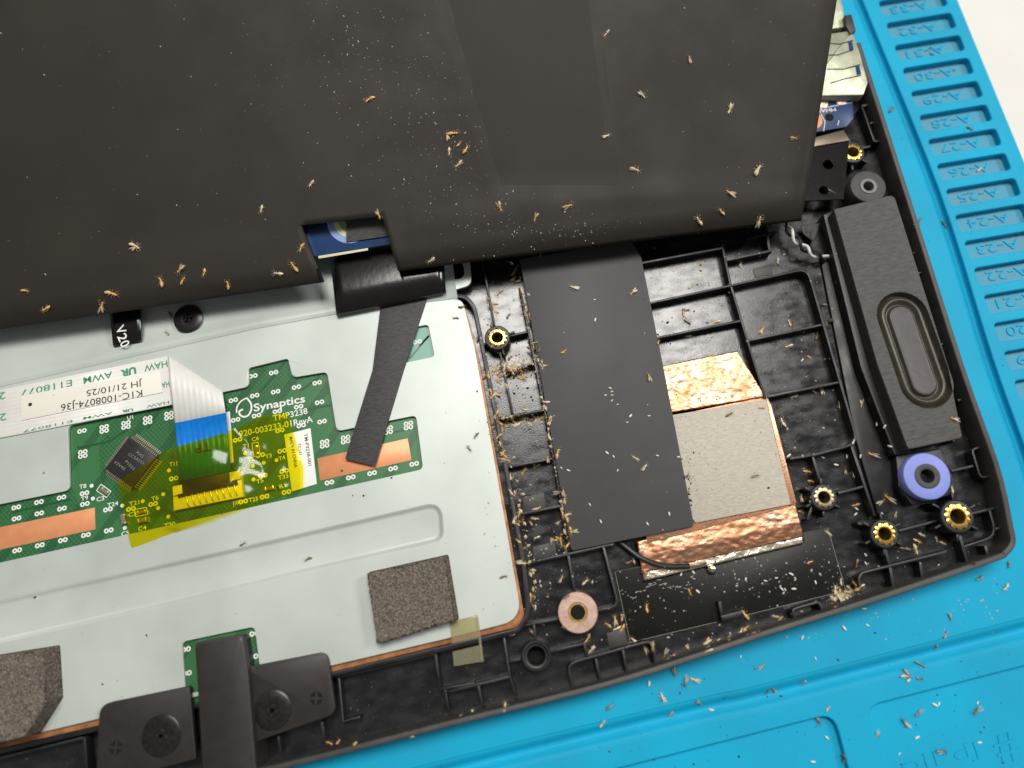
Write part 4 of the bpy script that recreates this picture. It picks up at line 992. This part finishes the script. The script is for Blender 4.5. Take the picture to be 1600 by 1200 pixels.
def sheet_where(x, y):
    if abs(x-708) < 30 and abs(y-230) < 40: return 'in the tight cluster on the big black sheet'
    if abs(x-540) < 90 and y > 320: return 'beside the notch of the big black sheet'
    if y > edge_y(x)-70: return 'near the free hem of the big black sheet' if x > 640 else 'near the sheet hem over the steel flange'
    return 'on the open middle of the big black sheet'
def gap_where(x, y):
    for lim, w in ((495, 'by the flange end'), (600, 'heaped round the brass insert'), (690, 'in the cell next to the brass insert cell'), (770, 'in the third cell from the flange'), (845, 'in the cell with the rough floor patch')):
        if y < lim: return w+' beside the touchpad'
    return 'in the last cell of the touchpad gap before the washer'
def floor_where(x, y):
    if y < 470 and x < 1262: return 'in a ribbed cell near the twisted wires'
    if x > 1262 and y < 720: return 'in the channel beside the speaker box'
    if y < 720: return 'in a big cell beside the copper flap'
    if x > 1340 and y < 900: return 'near the lilac rubber ring'
    if x < 960: return 'on the floor round the copper washer'
    if x > 1225 and y < 850: return 'round the dull brass insert'
    if in_poly((x, y), [(961, 893), (985, 1004), (1322, 923), (1294, 824)]): return 'on the glossy adhesive film below the copper foil'
    if x > 1285: return 'in the pile at the corner of the adhesive film'
    return 'on the ribs between the adhesive film and front rim'
def mat_where(x, y):
    if y < 600: return 'by the numbered slots of the mat'
    if y < 1000: return 'on the mat outside the case corner'
    return 'on the mat in front of the case' if y < 1095 else 'on the mat in or by a compartment'
def egg(x, y, label, group, s=None): return drop(RB.choice(EGGS), 'pale_grain', x, y, label, 'grain', group, (s or RB.uniform(.6, 1.1))*.8)
SHEETBUGS = [(947,52),(1076,93),(1003,149),(1140,171),(947,213),(992,264),(1183,266),(1240,215),(1140,302),(1127,331),(1093,344),(1187,345),(838,340),(887,321),(782,323),(708,210),(718,226),(699,213),(727,234),(716,256),(702,237),
  (578,155),(487,287),(409,327),(212,387),(283,421),(252,441),(287,439),(320,426),(357,445),(435,427),(461,416),(470,386),(592,336),(674,406),(40,455),(175,458),(73,482),(845,399),(212,383),(160,478)]
for x, y in SHEETBUGS: bug(x, y, (0, 0, 1), sheet_where(x, y), 'insects on the black sheet', RB.uniform(.85, 1.1))
for x, y in ((380,851),(482,873),(733,701),(787,902),(743,680),(722,480),(712,497),(267,492),(262,521),(1180,743),(1190,637),(1139,647)):
    bug(x, y, (2, 2, 0), ('on the grey fabric pad' if x > 1000 else 'on the pale steel plate'), 'insects on the pale faces', RB.uniform(.6, .9))
for x, y in ((897,450),(881,549),(993,715),(1008,731),(989,457),(1013,590)): bug(x, y, (1, 1, 0), 'on the charcoal film strip', 'insects on the film strip', RB.uniform(.65, .95))
def along(pts, n, jit, fn):
    segs = [(pts[i], pts[i+1]) for i in range(len(pts)-1)]
    for _ in range(n):
        a, b_ = RB.choice(segs); t = RB.random(); fn(a[0]+(b_[0]-a[0])*t+RB.gauss(0, jit), a[1]+(b_[1]-a[1])*t+RB.gauss(0, jit))
gb = lambda x, y: bug(x, y, (0, 0, 1, 2), gap_where(x, y), 'insects in the gap beside the touchpad', RB.uniform(.6, .95))
along([(752, 520), (775, 655), (800, 760), (815, 860), (826, 950)], 34, 4, gb); along([(820, 470), (850, 620), (880, 780), (888, 850)], 34, 5, gb)
along([(775, 580), (830, 572)], 22, 9, gb); along([(780, 665), (850, 650)], 16, 6, gb); along([(800, 738), (860, 724)], 6, 5, gb); along([(805, 812), (872, 798)], 10, 6, gb)
along([(800, 400), (812, 470)], 8, 6, gb); along([(762, 450), (800, 500)], 6, 9, gb); along([(822, 830), (880, 850)], 7, 10, gb)
rb2 = lambda x, y: bug(x, y, (0, 1, 2), floor_where(x, y), 'insects on the case floor', RB.uniform(.6, 1.0))
for x, y in ((1098,410),(1157,412),(1215,408),(1079,448),(1072,484),(1068,491),(1074,503),(1120,503),(1112,505),(1233,505),(1240,508),(1190,516),(1285,477),(1275,525),(1232,541),(1264,558),(1028,535),(1075,525),(1283,610),(1272,612),(1345,632),(1310,632),(1333,690),(1362,712),(1376,784),(1387,780),(1337,790),(1487,765),(1398,803),(1413,857),(1431,858),(1462,843),(1473,848),(1240,620),(1222,660),(1320,735),(1333,742),(1262,738),(1267,752),(1252,800),(1253,778),(1294,832),(1432,846),(1440,835),
             (990,875),(1008,893),(984,878),(1010,950),(973,965),(1078,925),(1040,1030),(1165,981),(1158,985),(1105,1003),(1102,1012),(1075,1013),(1163,960),(1211,962),(1216,968),(1300,950),(1311,930),(1318,936),(1325,925),(1342,920),(1265,878),(1140,1000),(878,905),(884,932),(915,910),(830,930),(832,945),(882,980),(917,997),(846,975),(829,985),(924,1015),(1006,1012),(1021,1010),(800,993),(1338,880),(1290,560),(1300,500),(1490,655),(1437,345),(1433,350),(1520,880)): rb2(x, y)
along([(1290, 935), (1340, 915)], 16, 5, rb2); along([(1040, 1025), (1200, 980)], 12, 5, rb2); along([(950, 965), (990, 1000)], 6, 5, rb2)
bl = lambda x, y: bug(x, y, (3, 3, 2, 1), mat_where(x, y), 'insects on the blue mat', RB.uniform(.6, .95))
for x, y in ((953,1104),(940,1130),(1035,1089),(1053,1050),(1071,1065),(1085,1062),(1047,1115),(1091,1098),(1191,1042),(1209,1077),(1198,1080),(1254,1065),(1417,1052),(1437,1061),(1414,1056),(1438,1040),(1463,1010),(1484,964),(1478,992),(1530,904),(1571,918),(1575,882),(1293,1107),(1276,1122),(1433,1113),(1525,1110),(1370,1150),(1320,1185),(1470,1174),(1412,1130),(1474,352),(1392,172),(1515,201),(1530,265),(1455,85)): bl(x, y)
for x, y in ((720,1118),(737,1112),(790,1106),(528,1160),(515,1160),(552,1166),(640,1150)): bug(x, y, (0, 1), 'caught on the front rim of the case', 'insects on the case rim', RB.uniform(.6, .95))
ge = 'white grains on the film strip'
for x, y in ((953,607),(956,612),(956,618),(946,618),(956,626),(965,632),(985,650),(980,660),(930,500),(929,468),(1014,650),(948,708),(959,713),(877,731),(888,735),(965,735),(1027,712),(1060,714),(938,815),(1012,818),(1045,803),(922,788)): egg(x, y, 'tiny white grain lying on the charcoal film strip', ge, RB.uniform(.5, .9))
for x, y in ((1253,563),(1383,667),(1370,663),(1391,698),(1378,802),(1352,867),(1353,880),(1348,915),(1083,894),(1064,897),(1090,924),(1196,907),(1213,903),(1221,920),(1227,921),(1240,920),(1236,897),(1274,910),(1165,905),(1252,955),(1345,713),(1306,727),(1285,715),(1338,795),(1337,804),(1322,713),(1232,712)): egg(x, y, 'tiny white grain lying on the black case floor', 'white grains on the case floor')
for x, y in ((1274,1029),(1349,951),(1157,1026),(1419,1063),(1318,982),(1355,977),(1270,1190),(1292,1152),(1527,1098),(1467,1100),(1460,1102),(1405,1178),(1530,1160),(1432,1152),(1111,1110),(1014,1068),(1253,996)): egg(x, y, 'tiny white grain lying on the blue mat', 'white grains on the blue mat')
def dust(name, m, spots, lo, hi, label, cat):
    mb = MB(); R_ = random.Random(11)
    for x, y in spots:
        h = hit(x, y)
        if not h or (h[2].name.startswith('film') and R_.random() < .93) or h[2].name.startswith('dead'): continue
        p = h[0]/MM; r = lo+(hi-lo)*R_.random()**3; n_ = h[1]; a = R_.uniform(0, 6.28)
        t = n_.orthogonal().normalized(); b_ = n_.cross(t); d1 = t*math.cos(a)+b_*math.sin(a); d2 = n_.cross(d1); el = R_.uniform(.6, 2.0)
        mb.add([p+d1*r*el, p+d2*r, p-d1*r*el, p-d2*r, p+n_*r*.9], [(0, 1, 4), (1, 2, 4), (2, 3, 4), (3, 0, 4)])
    o = mb.build(name, m, smooth=False); tag(o, label, cat, kind='stuff'); return o
RD = random.Random(5); sp1 = []
while len(sp1) < 620:
    if RD.random() < .72:
        t = RD.random(); x = 520+t*280+RD.gauss(0, 65); y = 20+t*340+RD.gauss(0, 75)
        if x > 690+y*.285+6 and y < 300: continue
    else: x, y = RD.uniform(0, 1280), RD.uniform(0, 480)
    if 0 < x < 1290 and -10 < y < edge_y(x)-6 and not (460 < x < 640 and y > 330): sp1.append((x, y))
for _ in range(90): sp1.append((RD.gauss(890, 60), RD.gauss(362, 12)))
dust('sheet_dust', M_dust, sp1, .03, .13, 'fine pale dust specks spread over the big black sheet', 'dust')
sp2 = [(RD.uniform(985, 1310), RD.uniform(380, 920)) for _ in range(520)]+[(RD.uniform(830, 1560), RD.uniform(850, 1000)) for _ in range(330)]+[(RD.gauss(1180, 55), RD.gauss(905, 22)) for _ in range(60)]+[(RD.uniform(755, 890), RD.uniform(440, 960)) for _ in range(330)]
dust('case_debris', M_dust, sp2, .03, .20, 'scattered pale crumbs and dust on the black case floor', 'debris')
sp3 = [(RD.uniform(1030, 1240), RD.uniform(555, 900)) for _ in range(60)]+[(RD.gauss(1075, 5), RD.gauss(755, 22)) for _ in range(70)]+[(RD.uniform(990, 1140), RD.uniform(400, 540)) for _ in range(120)]+[(RD.uniform(0, 800), RD.uniform(600, 1150)) for _ in range(60)]+[(RD.uniform(930, 1590), RD.uniform(900, 1195)) for _ in range(90)]+[(RD.uniform(760, 860), RD.uniform(530, 680)) for _ in range(160)]
sp4 = [(RD.gauss(805, 22), RD.gauss(574, 9)) for _ in range(240)]+[(RD.gauss(812, 26), RD.gauss(655, 5)) for _ in range(90)]+[(RD.gauss(760+(y-480)*.17, 3), y) for y in [RD.uniform(480, 960) for _ in range(120)]]+[(RD.gauss(818+(y-450)*.18, 4), y) for y in [RD.uniform(450, 850) for _ in range(200)]]+[(RD.gauss(1315, 16), RD.gauss(932, 6)) for _ in range(70)]
dust('husk_debris', M_bugs[1], sp4, .06, .34, 'heaped tan husk crumbs along the ribs beside the touchpad', 'debris')
dust('droppings', M_grime, sp3, .05, .24, 'scattered dark droppings on pad, plate, case and mat', 'debris')
